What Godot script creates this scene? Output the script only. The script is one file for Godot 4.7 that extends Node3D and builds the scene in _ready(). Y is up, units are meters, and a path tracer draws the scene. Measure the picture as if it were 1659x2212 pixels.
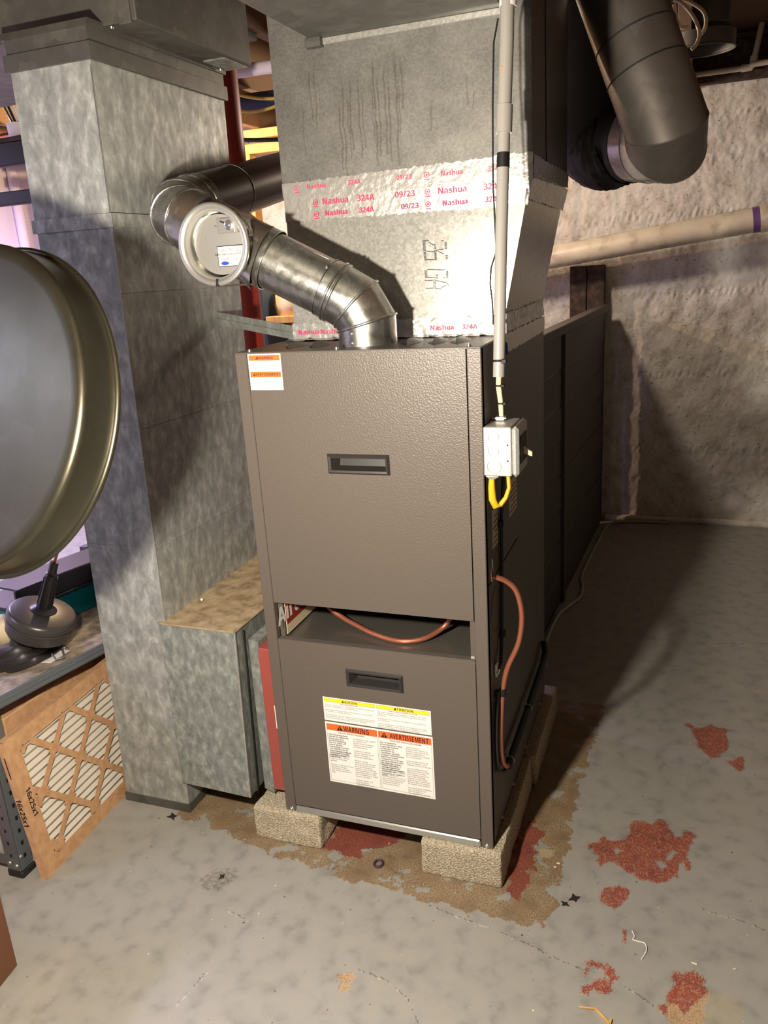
extends Node3D
# A basement furnace corner. Units are metres; x runs along the furnace front, y up, -z towards the back wall.

# ---------------------------------------------------------------- mesh builder
class MB:
	var v := PackedVector3Array()
	var n := PackedVector3Array()
	var t := PackedVector2Array()
	func tri(a: Vector3, b: Vector3, c: Vector3, na: Vector3, nb: Vector3, nc: Vector3, ua := Vector2.ZERO, ub := Vector2.ZERO, uc := Vector2.ZERO) -> void:
		if (b - a).cross(c - a).dot(na + nb + nc) > 0.0:
			v.append_array([a, c, b]); n.append_array([na, nc, nb]); t.append_array([ua, uc, ub])
		else:
			v.append_array([a, b, c]); n.append_array([na, nb, nc]); t.append_array([ua, ub, uc])
	func face(a: Vector3, b: Vector3, c: Vector3, hint: Vector3) -> void:
		var m := (b - a).cross(c - a).normalized()
		if m.dot(hint) < 0.0: m = -m
		tri(a, b, c, m, m, m)
	func quad(a: Vector3, b: Vector3, c: Vector3, d: Vector3, hint: Vector3) -> void:
		var m := (c - a).cross(d - b).normalized()
		if m.dot(hint) < 0.0: m = -m
		tri(a, b, c, m, m, m, Vector2(0, 1), Vector2(1, 1), Vector2(1, 0))
		tri(a, c, d, m, m, m, Vector2(0, 1), Vector2(1, 0), Vector2(0, 0))
	func squad(a: Vector3, b: Vector3, c: Vector3, d: Vector3, na: Vector3, nb: Vector3, nc: Vector3, nd: Vector3) -> void:
		tri(a, b, c, na, nb, nc)
		tri(a, c, d, na, nc, nd)
	func box(T: Transform3D, s: Vector3, b := 0.0) -> void:
		var h := s * 0.5
		b = minf(b, minf(h.x, minf(h.y, h.z)) * 0.9)
		var p := func(axis: int, x: float, y: float, z: float) -> Vector3:
			var q := Vector3(x * (h.x - (0.0 if axis == 0 else b)), y * (h.y - (0.0 if axis == 1 else b)), z * (h.z - (0.0 if axis == 2 else b)))
			return T * q
		var B := T.basis
		for s1 in [-1.0, 1.0]:
			quad(p.call(0, s1, -1.0, -1.0), p.call(0, s1, 1.0, -1.0), p.call(0, s1, 1.0, 1.0), p.call(0, s1, -1.0, 1.0), B * Vector3(s1, 0, 0))
			quad(p.call(1, -1.0, s1, -1.0), p.call(1, 1.0, s1, -1.0), p.call(1, 1.0, s1, 1.0), p.call(1, -1.0, s1, 1.0), B * Vector3(0, s1, 0))
			quad(p.call(2, -1.0, -1.0, s1), p.call(2, 1.0, -1.0, s1), p.call(2, 1.0, 1.0, s1), p.call(2, -1.0, 1.0, s1), B * Vector3(0, 0, s1))
			if b <= 0.0: continue
			for s2 in [-1.0, 1.0]:
				quad(p.call(0, s1, s2, -1.0), p.call(0, s1, s2, 1.0), p.call(1, s1, s2, 1.0), p.call(1, s1, s2, -1.0), B * Vector3(s1, s2, 0))
				quad(p.call(0, s1, -1.0, s2), p.call(0, s1, 1.0, s2), p.call(2, s1, 1.0, s2), p.call(2, s1, -1.0, s2), B * Vector3(s1, 0, s2))
				quad(p.call(1, -1.0, s1, s2), p.call(1, 1.0, s1, s2), p.call(2, 1.0, s1, s2), p.call(2, -1.0, s1, s2), B * Vector3(0, s1, s2))
				for s3 in [-1.0, 1.0]:
					face(p.call(0, s1, s2, s3), p.call(1, s1, s2, s3), p.call(2, s1, s2, s3), B * Vector3(s1, s2, s3))
	func bar(x0: float, x1: float, y0: float, y1: float, z0: float, z1: float, b := 0.0) -> void:
		box(Transform3D(Basis(), Vector3(x0 + x1, y0 + y1, z0 + z1) * 0.5), Vector3(absf(x1 - x0), absf(y1 - y0), absf(z1 - z0)), b)
	# eight corners: bottom a b c d (round), top e f g h
	func hexa(c: Array) -> void:
		var mid := Vector3.ZERO
		for q in c: mid += q
		mid /= 8.0
		for f in [[0, 1, 2, 3], [4, 5, 6, 7], [0, 1, 5, 4], [1, 2, 6, 5], [2, 3, 7, 6], [3, 0, 4, 7]]:
			var o: Vector3 = (c[f[0]] + c[f[1]] + c[f[2]] + c[f[3]]) * 0.25 - mid
			quad(c[f[0]], c[f[1]], c[f[2]], c[f[3]], o)
	func beam(a: Vector3, b: Vector3, w: float, h: float, up := Vector3.UP, bev := 0.0) -> void:
		var d := (b - a).normalized()
		var s := d.cross(up).normalized()
		var u := s.cross(d)
		box(Transform3D(Basis(s, u, -d), (a + b) * 0.5), Vector3(w, h, a.distance_to(b)), bev)
	func tube(p: Array, r, segs := 10, closed := false, cap := true, squash := 1.0, up0 := Vector3.ZERO) -> void:
		var k := p.size()
		var rings := []
		var u := Vector3.ZERO
		for i in k:
			var a: Vector3 = p[(i - 1 + k) % k] if (i > 0 or closed) else p[i]
			var b: Vector3 = p[(i + 1) % k] if (i < k - 1 or closed) else p[i]
			var d := (b - a).normalized()
			if i == 0:
				u = up0 if up0 != Vector3.ZERO else (Vector3.UP if absf(d.y) < 0.9 else Vector3.RIGHT)
			u = (u - d * u.dot(d)).normalized()
			var w := d.cross(u)
			var rr: float = r[i] if r is Array else r
			var ring := []
			for j in segs:
				var q := TAU * j / segs
				var dir := u * cos(q) + w * sin(q) * squash
				ring.append([p[i] + dir * rr, (u * cos(q) * squash + w * sin(q)).normalized()])
			rings.append(ring)
		for i in (k if closed else k - 1):
			var A: Array = rings[i]
			var Bq: Array = rings[(i + 1) % k]
			for j in segs:
				var j2 := (j + 1) % segs
				squad(A[j][0], A[j2][0], Bq[j2][0], Bq[j][0], A[j][1], A[j2][1], Bq[j2][1], Bq[j][1])
		if cap and not closed:
			for e in [0, k - 1]:
				var R: Array = rings[e]
				var o: Vector3 = (p[0] - p[1]) if e == 0 else (p[k - 1] - p[k - 2])
				for j in range(1, segs - 1): face(R[0][0], R[j][0], R[j + 1][0], o)
	func lathe(T: Transform3D, prof: Array, segs := 32, smooth := false) -> void:
		var k := prof.size()
		var nm := []
		for i in k - 1:
			var e: Vector2 = prof[i + 1] - prof[i]
			nm.append(Vector2(e.y, -e.x).normalized())
		for i in k - 1:
			var n0: Vector2 = nm[i]
			var n1: Vector2 = nm[i]
			if smooth:
				if i > 0: n0 = ((nm[i] as Vector2) + (nm[i - 1] as Vector2)).normalized()
				if i < k - 2: n1 = ((nm[i] as Vector2) + (nm[i + 1] as Vector2)).normalized()
			for j in segs:
				var a := TAU * j / segs
				var b := TAU * (j + 1) / segs
				var ca := Vector3(cos(a), 0, sin(a))
				var cb := Vector3(cos(b), 0, sin(b))
				var y := Vector3.UP
				var P := [ca * prof[i].x + y * prof[i].y, cb * prof[i].x + y * prof[i].y, cb * prof[i + 1].x + y * prof[i + 1].y, ca * prof[i + 1].x + y * prof[i + 1].y]
				var N := [ca * n0.x + y * n0.y, cb * n0.x + y * n0.y, cb * n1.x + y * n1.y, ca * n1.x + y * n1.y]
				var W := []
				var M := []
				for q in 4:
					W.append(T * (P[q] as Vector3)); M.append((T.basis * (N[q] as Vector3)).normalized())
				if prof[i].x > 1e-6: tri(W[0], W[1], W[2], M[0], M[1], M[2])
				if prof[i + 1].x > 1e-6: tri(W[0], W[2], W[3], M[0], M[2], M[3])
	func prism(T: Transform3D, poly: PackedVector2Array, depth: float, from := 0.0) -> void:
		var ix := Geometry2D.triangulate_polygon(poly)
		var B := T.basis
		for i in range(0, ix.size(), 3):
			for z in [from, from + depth]:
				var q := []
				for m in 3:
					var c := poly[ix[i + m]]
					q.append(T * Vector3(c.x, c.y, z))
				face(q[0], q[1], q[2], B.z * (1.0 if z > from else -1.0) * signf(depth))
		var cc := Geometry2D.is_polygon_clockwise(poly)
		for i in poly.size():
			var a := poly[i]
			var b := poly[(i + 1) % poly.size()]
			var e := b - a
			var o := Vector2(e.y, -e.x) * (-1.0 if cc else 1.0)
			quad(T * Vector3(a.x, a.y, from), T * Vector3(b.x, b.y, from), T * Vector3(b.x, b.y, from + depth), T * Vector3(a.x, a.y, from + depth), B * Vector3(o.x, o.y, 0))
	# a displaced sheet; at(u, v) gives the place, uv runs 0..1
	func sheet(nu: int, nv: int, at: Callable, hint: Vector3) -> void:
		var P := []
		for j in nv + 1:
			for i in nu + 1: P.append(at.call(float(i) / nu, float(j) / nv))
		var N := []
		var w := nu + 1
		for j in nv + 1:
			for i in nu + 1:
				var dx: Vector3 = P[j * w + mini(i + 1, nu)] - P[j * w + maxi(i - 1, 0)]
				var dy: Vector3 = P[mini(j + 1, nv) * w + i] - P[maxi(j - 1, 0) * w + i]
				var m := dx.cross(dy).normalized()
				N.append(m if m.dot(hint) > 0.0 else -m)
		for j in nv:
			for i in nu:
				var a := j * w + i
				var u0 := Vector2(float(i) / nu, 1.0 - float(j) / nv)
				var u1 := Vector2(float(i + 1) / nu, 1.0 - float(j) / nv)
				var u2 := Vector2(float(i + 1) / nu, 1.0 - float(j + 1) / nv)
				var u3 := Vector2(float(i) / nu, 1.0 - float(j + 1) / nv)
				tri(P[a], P[a + 1], P[a + w + 1], N[a], N[a + 1], N[a + w + 1], u0, u1, u2)
				tri(P[a], P[a + w + 1], P[a + w], N[a], N[a + w + 1], N[a + w], u0, u2, u3)
	# a pipe of straight lengths with mitred joints
	func gored(p: Array, r: float, segs := 28) -> Array:
		var k := p.size()
		var planes := []
		for i in k:
			var d0: Vector3 = ((p[i] - p[i - 1]) if i > 0 else (p[1] - p[0])).normalized()
			var d1: Vector3 = ((p[i + 1] - p[i]) if i < k - 1 else (p[k - 1] - p[k - 2])).normalized()
			planes.append((d0 + d1).normalized())
		var loops := []
		for i in k: loops.append([])
		var u := Vector3.ZERO
		for i in k - 1:
			var d: Vector3 = (p[i + 1] - p[i]).normalized()
			if i == 0: u = (Vector3.UP if absf(d.y) < 0.9 else Vector3.RIGHT)
			u = (u - d * u.dot(d)).normalized()
			var w := d.cross(u)
			var A := []
			var Bq := []
			var N := []
			for j in segs:
				var a := TAU * j / segs
				var dir := u * cos(a) + w * sin(a)
				var ends := []
				for e in 2:
					var c: Vector3 = p[i + e]
					var m: Vector3 = planes[i + e]
					ends.append(c + dir * r - d * (dir * r).dot(m) / d.dot(m))
				A.append(ends[0]); Bq.append(ends[1]); N.append(dir)
			for j in segs:
				var q := (j + 1) % segs
				squad(A[j], A[q], Bq[q], Bq[j], N[j], N[q], N[q], N[j])
			if i == 0: loops[0] = A
			loops[i + 1] = Bq
		return loops
	func mesh() -> ArrayMesh:
		var a := []
		a.resize(Mesh.ARRAY_MAX)
		a[Mesh.ARRAY_VERTEX] = v
		a[Mesh.ARRAY_NORMAL] = n
		a[Mesh.ARRAY_TEX_UV] = t
		var m := ArrayMesh.new()
		m.add_surface_from_arrays(Mesh.PRIMITIVE_TRIANGLES, a)
		return m

# ---------------------------------------------------------------- nodes
var used := {}
func numbered(s: String) -> String:
	var k: int = used.get(s, 0)
	used[s] = k + 1
	return s if k == 0 else "%s_%03d" % [s, k]
func tag(o: Node3D, label: String, category: String, group := "", kind := "") -> Node3D:
	if label: o.set_meta("label", label)
	if category: o.set_meta("category", category)
	if group: o.set_meta("group", group)
	if kind: o.set_meta("kind", kind)
	return o
func thing(called: String, label: String, category: String, at := Vector3.ZERO, group := "", B := Basis()) -> Node3D:
	var o := Node3D.new()
	o.name = numbered(called)
	add_child(o)
	o.transform = Transform3D(B, at)
	o.set_meta("world_made", B == Basis())
	tag(o, label, category, group)
	return o
# parts of an unturned thing are modelled in world coordinates, parts of a turned one in its own
func part(parent: Node3D, called: String, mb: MB, m: Material, label := "") -> MeshInstance3D:
	var o := MeshInstance3D.new()
	o.mesh = mb.mesh()
	o.material_override = m
	o.name = called
	parent.add_child(o, true)
	if parent.get_parent() == self and not parent is MeshInstance3D and parent.get_meta("world_made", false): o.position = -parent.position
	if label: o.set_meta("label", label)
	return o
func solo(called: String, mb: MB, m: Material, label: String, category: String, group := "") -> MeshInstance3D:
	var o := MeshInstance3D.new()
	o.mesh = mb.mesh()
	o.material_override = m
	o.name = numbered(called)
	add_child(o)
	tag(o, label, category, group)
	return o
func struct(called: String, mb: MB, m: Material) -> MeshInstance3D:
	var o := solo(called, mb, m, "", "")
	o.set_meta("kind", "structure")
	return o
func copy(o: Node3D, T: Transform3D, label := "") -> Node3D:
	var c: Node3D = o.duplicate()
	c.name = numbered(str(o.name).rstrip("0123456789").trim_suffix("_"))
	add_child(c)
	c.transform = T
	if label: c.set_meta("label", label)
	return c

# ---------------------------------------------------------------- materials
func rgb(r: int, g: int, b: int) -> Color:
	return Color(r / 255.0, g / 255.0, b / 255.0)
func mat(c: Color, rough := 0.6, metal := 0.0) -> StandardMaterial3D:
	var m := StandardMaterial3D.new()
	m.albedo_color = c
	m.roughness = rough
	m.metallic = metal
	return m
func noise(type: int, freq: float, sd: int, oct := 3) -> FastNoiseLite:
	var f := FastNoiseLite.new()
	f.noise_type = type as FastNoiseLite.NoiseType
	f.frequency = freq
	f.seed = sd
	f.fractal_octaves = oct
	return f
func ntex(f: FastNoiseLite, stops: Array, size := 512) -> NoiseTexture2D:
	var t := NoiseTexture2D.new()
	t.width = size
	t.height = size
	t.seamless = true
	t.noise = f
	if stops:
		var g := Gradient.new()
		g.offsets = PackedFloat32Array(stops.map(func(s): return s[0]))
		g.colors = PackedColorArray(stops.map(func(s): return s[1]))
		t.color_ramp = g
	return t
func grey(a: float) -> Color:
	return Color(a, a, a)
func bump(m: StandardMaterial3D, f: FastNoiseLite, strength: float, size := 512) -> void:
	var t := ntex(f, [], size)
	t.as_normal_map = true
	t.bump_strength = strength
	m.normal_enabled = true
	m.normal_texture = t
func tri_map(m: StandardMaterial3D, size_m: float, world := true) -> StandardMaterial3D:
	m.uv1_triplanar = true
	m.uv1_world_triplanar = world
	m.uv1_scale = Vector3.ONE / size_m
	return m
func spangle(freq: float, sd: int, lo: Color, hi: Color, rough_lo: float, rough_hi: float, size_m: float, metal := 0.85, warp := 18.0) -> StandardMaterial3D:
	var f := noise(FastNoiseLite.TYPE_CELLULAR, freq, sd, 2)
	f.cellular_return_type = FastNoiseLite.RETURN_CELL_VALUE
	f.cellular_jitter = 1.0
	f.domain_warp_enabled = true
	f.domain_warp_amplitude = warp
	f.domain_warp_frequency = freq * 1.3
	var m := mat(Color.WHITE, 1.0, metal)
	m.albedo_texture = ntex(f, [[0.0, lo], [0.45, lo.lerp(hi, 0.35)], [0.75, lo.lerp(hi, 0.75)], [1.0, hi]], 1024)
	m.roughness_texture = ntex(f, [[0.0, grey(rough_hi)], [0.6, grey((rough_lo + rough_hi) * 0.5)], [1.0, grey(rough_lo)]], 512)
	return tri_map(m, size_m)

var font: SystemFont
var fontb: SystemFont
func lettering(parent: Node3D, s: String, T: Transform3D, height: float, m: Material, bold := false, width_m := 0.0, depth := 0.0002, called := "lettering") -> MeshInstance3D:
	var t := TextMesh.new()
	t.text = s
	t.font = fontb if bold else font
	t.font_size = 24
	t.pixel_size = height / 24.0
	t.depth = depth
	t.curve_step = 2.0
	t.horizontal_alignment = HORIZONTAL_ALIGNMENT_LEFT if width_m > 0.0 else HORIZONTAL_ALIGNMENT_CENTER
	t.vertical_alignment = VERTICAL_ALIGNMENT_TOP if width_m > 0.0 else VERTICAL_ALIGNMENT_CENTER
	if width_m > 0.0:
		t.width = width_m / t.pixel_size
		t.autowrap_mode = TextServer.AUTOWRAP_WORD
		t.line_spacing = -4.0
	var o := MeshInstance3D.new()
	o.mesh = t
	o.material_override = m
	o.name = called
	parent.add_child(o, true)
	var off := Vector3.ZERO
	if parent.get_parent() == self and not parent is MeshInstance3D and parent.get_meta("world_made", false): off = -parent.position
	o.transform = Transform3D(T.basis, T.origin + off)
	return o

var M := {}
# weathered zinc: cloudy patches drawn out in height, with a few pale flecks
func mottled(sd: int, lo: Color, md: Color, hi: Color, size_m: float, rough_lo: float, rough_hi: float) -> StandardMaterial3D:
	var f := noise(FastNoiseLite.TYPE_SIMPLEX, 0.012, sd, 6)
	f.fractal_gain = 0.62
	f.domain_warp_enabled = true
	f.domain_warp_amplitude = 22.0
	f.domain_warp_frequency = 0.02
	var m := mat(Color.WHITE, 1.0, 0.25)
	m.albedo_texture = ntex(f, [[0.0, lo], [0.3, lo.lerp(md, 0.6)], [0.55, md], [0.8, md.lerp(hi, 0.5)], [1.0, hi]], 1024)
	m.roughness_texture = ntex(f, [[0.0, grey(rough_hi)], [1.0, grey(rough_lo)]], 1024)
	tri_map(m, size_m)
	m.uv1_scale = Vector3(1.0, 0.55, 1.0) / size_m
	return m

func make_materials() -> void:
	font = SystemFont.new()
	font.font_names = PackedStringArray(["Droid Sans"])
	fontb = SystemFont.new()
	fontb.font_names = PackedStringArray(["Droid Sans"])
	fontb.font_weight = 700
	# sheet metal
	M.galv_new = spangle(0.06, 3, rgb(150, 150, 144), rgb(184, 183, 176), 0.2, 0.28, 0.28, 0.34)
	M.galv_old = mottled(7, rgb(124, 126, 122), rgb(156, 158, 153), rgb(200, 202, 196), 0.55, 0.4, 0.58)
	M.galv_boot = mottled(11, rgb(106, 111, 108), rgb(140, 144, 138), rgb(184, 188, 180), 0.4, 0.38, 0.55)
	M.galv_dull = spangle(0.014, 13, rgb(92, 91, 85), rgb(114, 112, 105), 0.48, 0.58, 0.6, 0.6, 40.0)
	M.galv_plain = mat(rgb(104, 101, 94), 0.46, 0.6)
	M.box_grey = spangle(0.03, 29, rgb(176, 175, 168), rgb(206, 204, 198), 0.42, 0.55, 0.15, 0.45)
	M.cable_dull = mat(rgb(196, 172, 84), 0.6)
	M.box_brown = mat(rgb(112, 72, 48), 0.85)
	M.flue = spangle(0.02, 17, rgb(150, 150, 146), rgb(214, 212, 204), 0.2, 0.36, 0.3, 0.95, 30.0)
	M.tee = mat(rgb(196, 194, 186), 0.24, 0.96)
	bump(M.tee, noise(FastNoiseLite.TYPE_SIMPLEX, 0.012, 5), 0.5)
	tri_map(M.tee, 0.4)
	M.collar = mat(rgb(206, 205, 198), 0.36, 0.85)
	M.stovepipe = mat(rgb(66, 56, 50), 0.28, 0.7)
	M.duct_grey = spangle(0.012, 19, rgb(100, 94, 88), rgb(118, 112, 105), 0.4, 0.5, 0.6, 0.6, 40.0)
	M.foil = mat(rgb(196, 194, 188), 0.3, 0.6)
	bump(M.foil, noise(FastNoiseLite.TYPE_SIMPLEX, 0.02, 8, 4), 1.2)
	tri_map(M.foil, 0.16)
	M.tape_ink = mat(rgb(205, 60, 105), 0.5)
	M.steel = mat(rgb(205, 205, 200), 0.28, 0.95)
	M.steel_dull = mat(rgb(168, 166, 158), 0.45, 0.8)
	M.pan = spangle(0.008, 23, rgb(80, 77, 64), rgb(90, 87, 73), 0.3, 0.38, 0.5, 0.92, 60.0)
	# painted metal
	M.taupe = mat(rgb(91, 83, 75), 0.42)
	bump(M.taupe, noise(FastNoiseLite.TYPE_SIMPLEX_SMOOTH, 0.05, 4, 2), 1.6, 512)
	tri_map(M.taupe, 0.14)
	M.taupe.metallic_specular = 0.5
	M.taupe_flat = mat(rgb(86, 79, 72), 0.45)
	M.vestibule = mat(rgb(112, 108, 100), 0.3, 0.6)
	M.black_plastic = mat(rgb(46, 44, 42), 0.38)
	M.black = mat(rgb(14, 13, 12), 0.6)
	M.dark = mat(rgb(30, 28, 26), 0.6)
	M.red_metal = mat(rgb(150, 72, 62), 0.5)
	M.red_post = mat(rgb(150, 48, 40), 0.45)
	M.shelf_grey = mat(rgb(98, 103, 106), 0.42, 0.2)
	# stone
	var cm := mat(Color.WHITE, 0.95)
	cm.albedo_texture = ntex(noise(FastNoiseLite.TYPE_SIMPLEX, 0.05, 31, 5), [[0.0, rgb(142, 128, 104)], [0.45, rgb(184, 172, 146)], [1.0, rgb(220, 208, 182)]])
	bump(cm, noise(FastNoiseLite.TYPE_SIMPLEX, 0.08, 32, 4), 9.0)
	M.block = tri_map(cm, 0.25, false)
	var wm := mat(Color.WHITE, 0.85)
	wm.albedo_texture = ntex(noise(FastNoiseLite.TYPE_SIMPLEX, 0.008, 35, 5), [[0.0, rgb(176, 166, 152)], [0.25, rgb(206, 200, 190)], [0.6, rgb(218, 214, 207)], [1.0, rgb(226, 223, 218)]], 1024)
	bump(wm, noise(FastNoiseLite.TYPE_SIMPLEX, 0.03, 36, 5), 2.0, 1024)
	wm.detail_enabled = true
	wm.detail_blend_mode = BaseMaterial3D.BLEND_MODE_MUL
	wm.detail_uv_layer = BaseMaterial3D.DETAIL_UV_2
	wm.uv2_triplanar = true
	wm.uv2_world_triplanar = true
	wm.uv2_scale = Vector3.ONE / 0.8
	wm.detail_albedo = ntex(noise(FastNoiseLite.TYPE_SIMPLEX, 0.02, 37, 5), [[0.0, rgb(96, 84, 66)], [0.1, rgb(150, 138, 118)], [0.17, grey(0.97)], [1.0, grey(1.0)]], 1024)
	M.wall = tri_map(wm, 1.3)
	M.wall_mark = mat(rgb(70, 62, 52), 0.9)
	M.old_stone = mat(rgb(112, 102, 92), 0.95)
	# wood
	var wd := mat(Color.WHITE, 0.7)
	wd.albedo_texture = ntex(noise(FastNoiseLite.TYPE_SIMPLEX, 0.012, 41, 4), [[0.0, rgb(186, 140, 72)], [1.0, rgb(226, 186, 112)]])
	M.pine = tri_map(wd, 0.5)
	M.pine.uv1_scale = Vector3(4, 0.7, 4)
	var dk := mat(Color.WHITE, 0.8)
	dk.albedo_texture = ntex(noise(FastNoiseLite.TYPE_SIMPLEX, 0.02, 43, 4), [[0.0, rgb(40, 30, 24)], [0.6, rgb(66, 50, 40)], [1.0, rgb(92, 72, 58)]])
	M.old_wood = tri_map(dk, 0.6)
	M.bin_board = mat(rgb(66, 56, 50), 0.6)
	M.joist = mat(rgb(120, 92, 66), 0.85)
	M.deck_under = mat(rgb(84, 62, 46), 0.9)
	var cb := mat(Color.WHITE, 0.85)
	cb.albedo_texture = ntex(noise(FastNoiseLite.TYPE_SIMPLEX, 0.02, 45, 4), [[0.0, rgb(178, 134, 94)], [1.0, rgb(202, 160, 118)]])
	M.carton = tri_map(cb, 0.4, false)
	var sh := mat(Color.WHITE, 0.75)
	sh.albedo_texture = ntex(noise(FastNoiseLite.TYPE_SIMPLEX, 0.015, 47, 5), [[0.0, rgb(98, 88, 74)], [0.5, rgb(140, 128, 108)], [1.0, rgb(164, 152, 130)]])
	M.shelf_board = tri_map(sh, 0.4)
	M.boot_top = mat(Color.WHITE, 0.75)
	M.boot_top.albedo_texture = ntex(noise(FastNoiseLite.TYPE_SIMPLEX, 0.012, 49, 5), [[0.0, rgb(116, 98, 74)], [0.45, rgb(158, 138, 106)], [1.0, rgb(182, 162, 130)]])
	tri_map(M.boot_top, 0.35)
	# plastics, paper, cloth
	M.pvc_grey = mat(rgb(158, 155, 148), 0.35)
	M.pvc_cream = mat(rgb(214, 204, 182), 0.4)
	var pv := mat(Color.WHITE, 0.45)
	pv.albedo_texture = ntex(noise(FastNoiseLite.TYPE_SIMPLEX, 0.01, 51, 4), [[0.0, rgb(150, 136, 116)], [0.35, rgb(208, 196, 172)], [1.0, rgb(222, 212, 192)]])
	M.sewer = tri_map(pv, 0.9)
	M.white = mat(rgb(232, 229, 222), 0.5)
	M.cream = mat(rgb(222, 204, 168), 0.5)
	M.orange = mat(rgb(238, 104, 42), 0.45)
	M.yellow = mat(rgb(244, 222, 40), 0.45)
	M.ink = mat(rgb(24, 22, 20), 0.6)
	M.ink_soft = mat(rgb(96, 92, 88), 0.7)
	M.sticker = mat(rgb(198, 190, 150), 0.5)
	M.copper = mat(rgb(176, 108, 82), 0.36, 0.55)
	M.cable_yellow = mat(rgb(226, 176, 36), 0.5)
	M.blue_nut = mat(rgb(40, 66, 176), 0.45)
	M.wire_red = mat(rgb(198, 78, 58), 0.5)
	M.navy = mat(rgb(42, 52, 82), 0.7)
	M.flex = mat(rgb(34, 31, 29), 0.6)
	M.media = mat(rgb(206, 198, 184), 0.95)
	M.teal = mat(rgb(0, 118, 112), 0.35)
	M.drum = mat(rgb(58, 55, 53), 0.3)
	M.glove = mat(rgb(42, 37, 34), 0.45)
	var gl := mat(Color(0.85, 0.87, 0.86, 0.16), 0.06)
	gl.transparency = BaseMaterial3D.TRANSPARENCY_ALPHA
	M.clear = gl
	M.blue = mat(rgb(70, 92, 118), 0.6)
	M.lavender = mat(rgb(226, 216, 226), 0.8)

func inside(poly: PackedVector2Array, p: Vector2) -> bool:
	return Geometry2D.is_point_in_polygon(p, poly)

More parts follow.
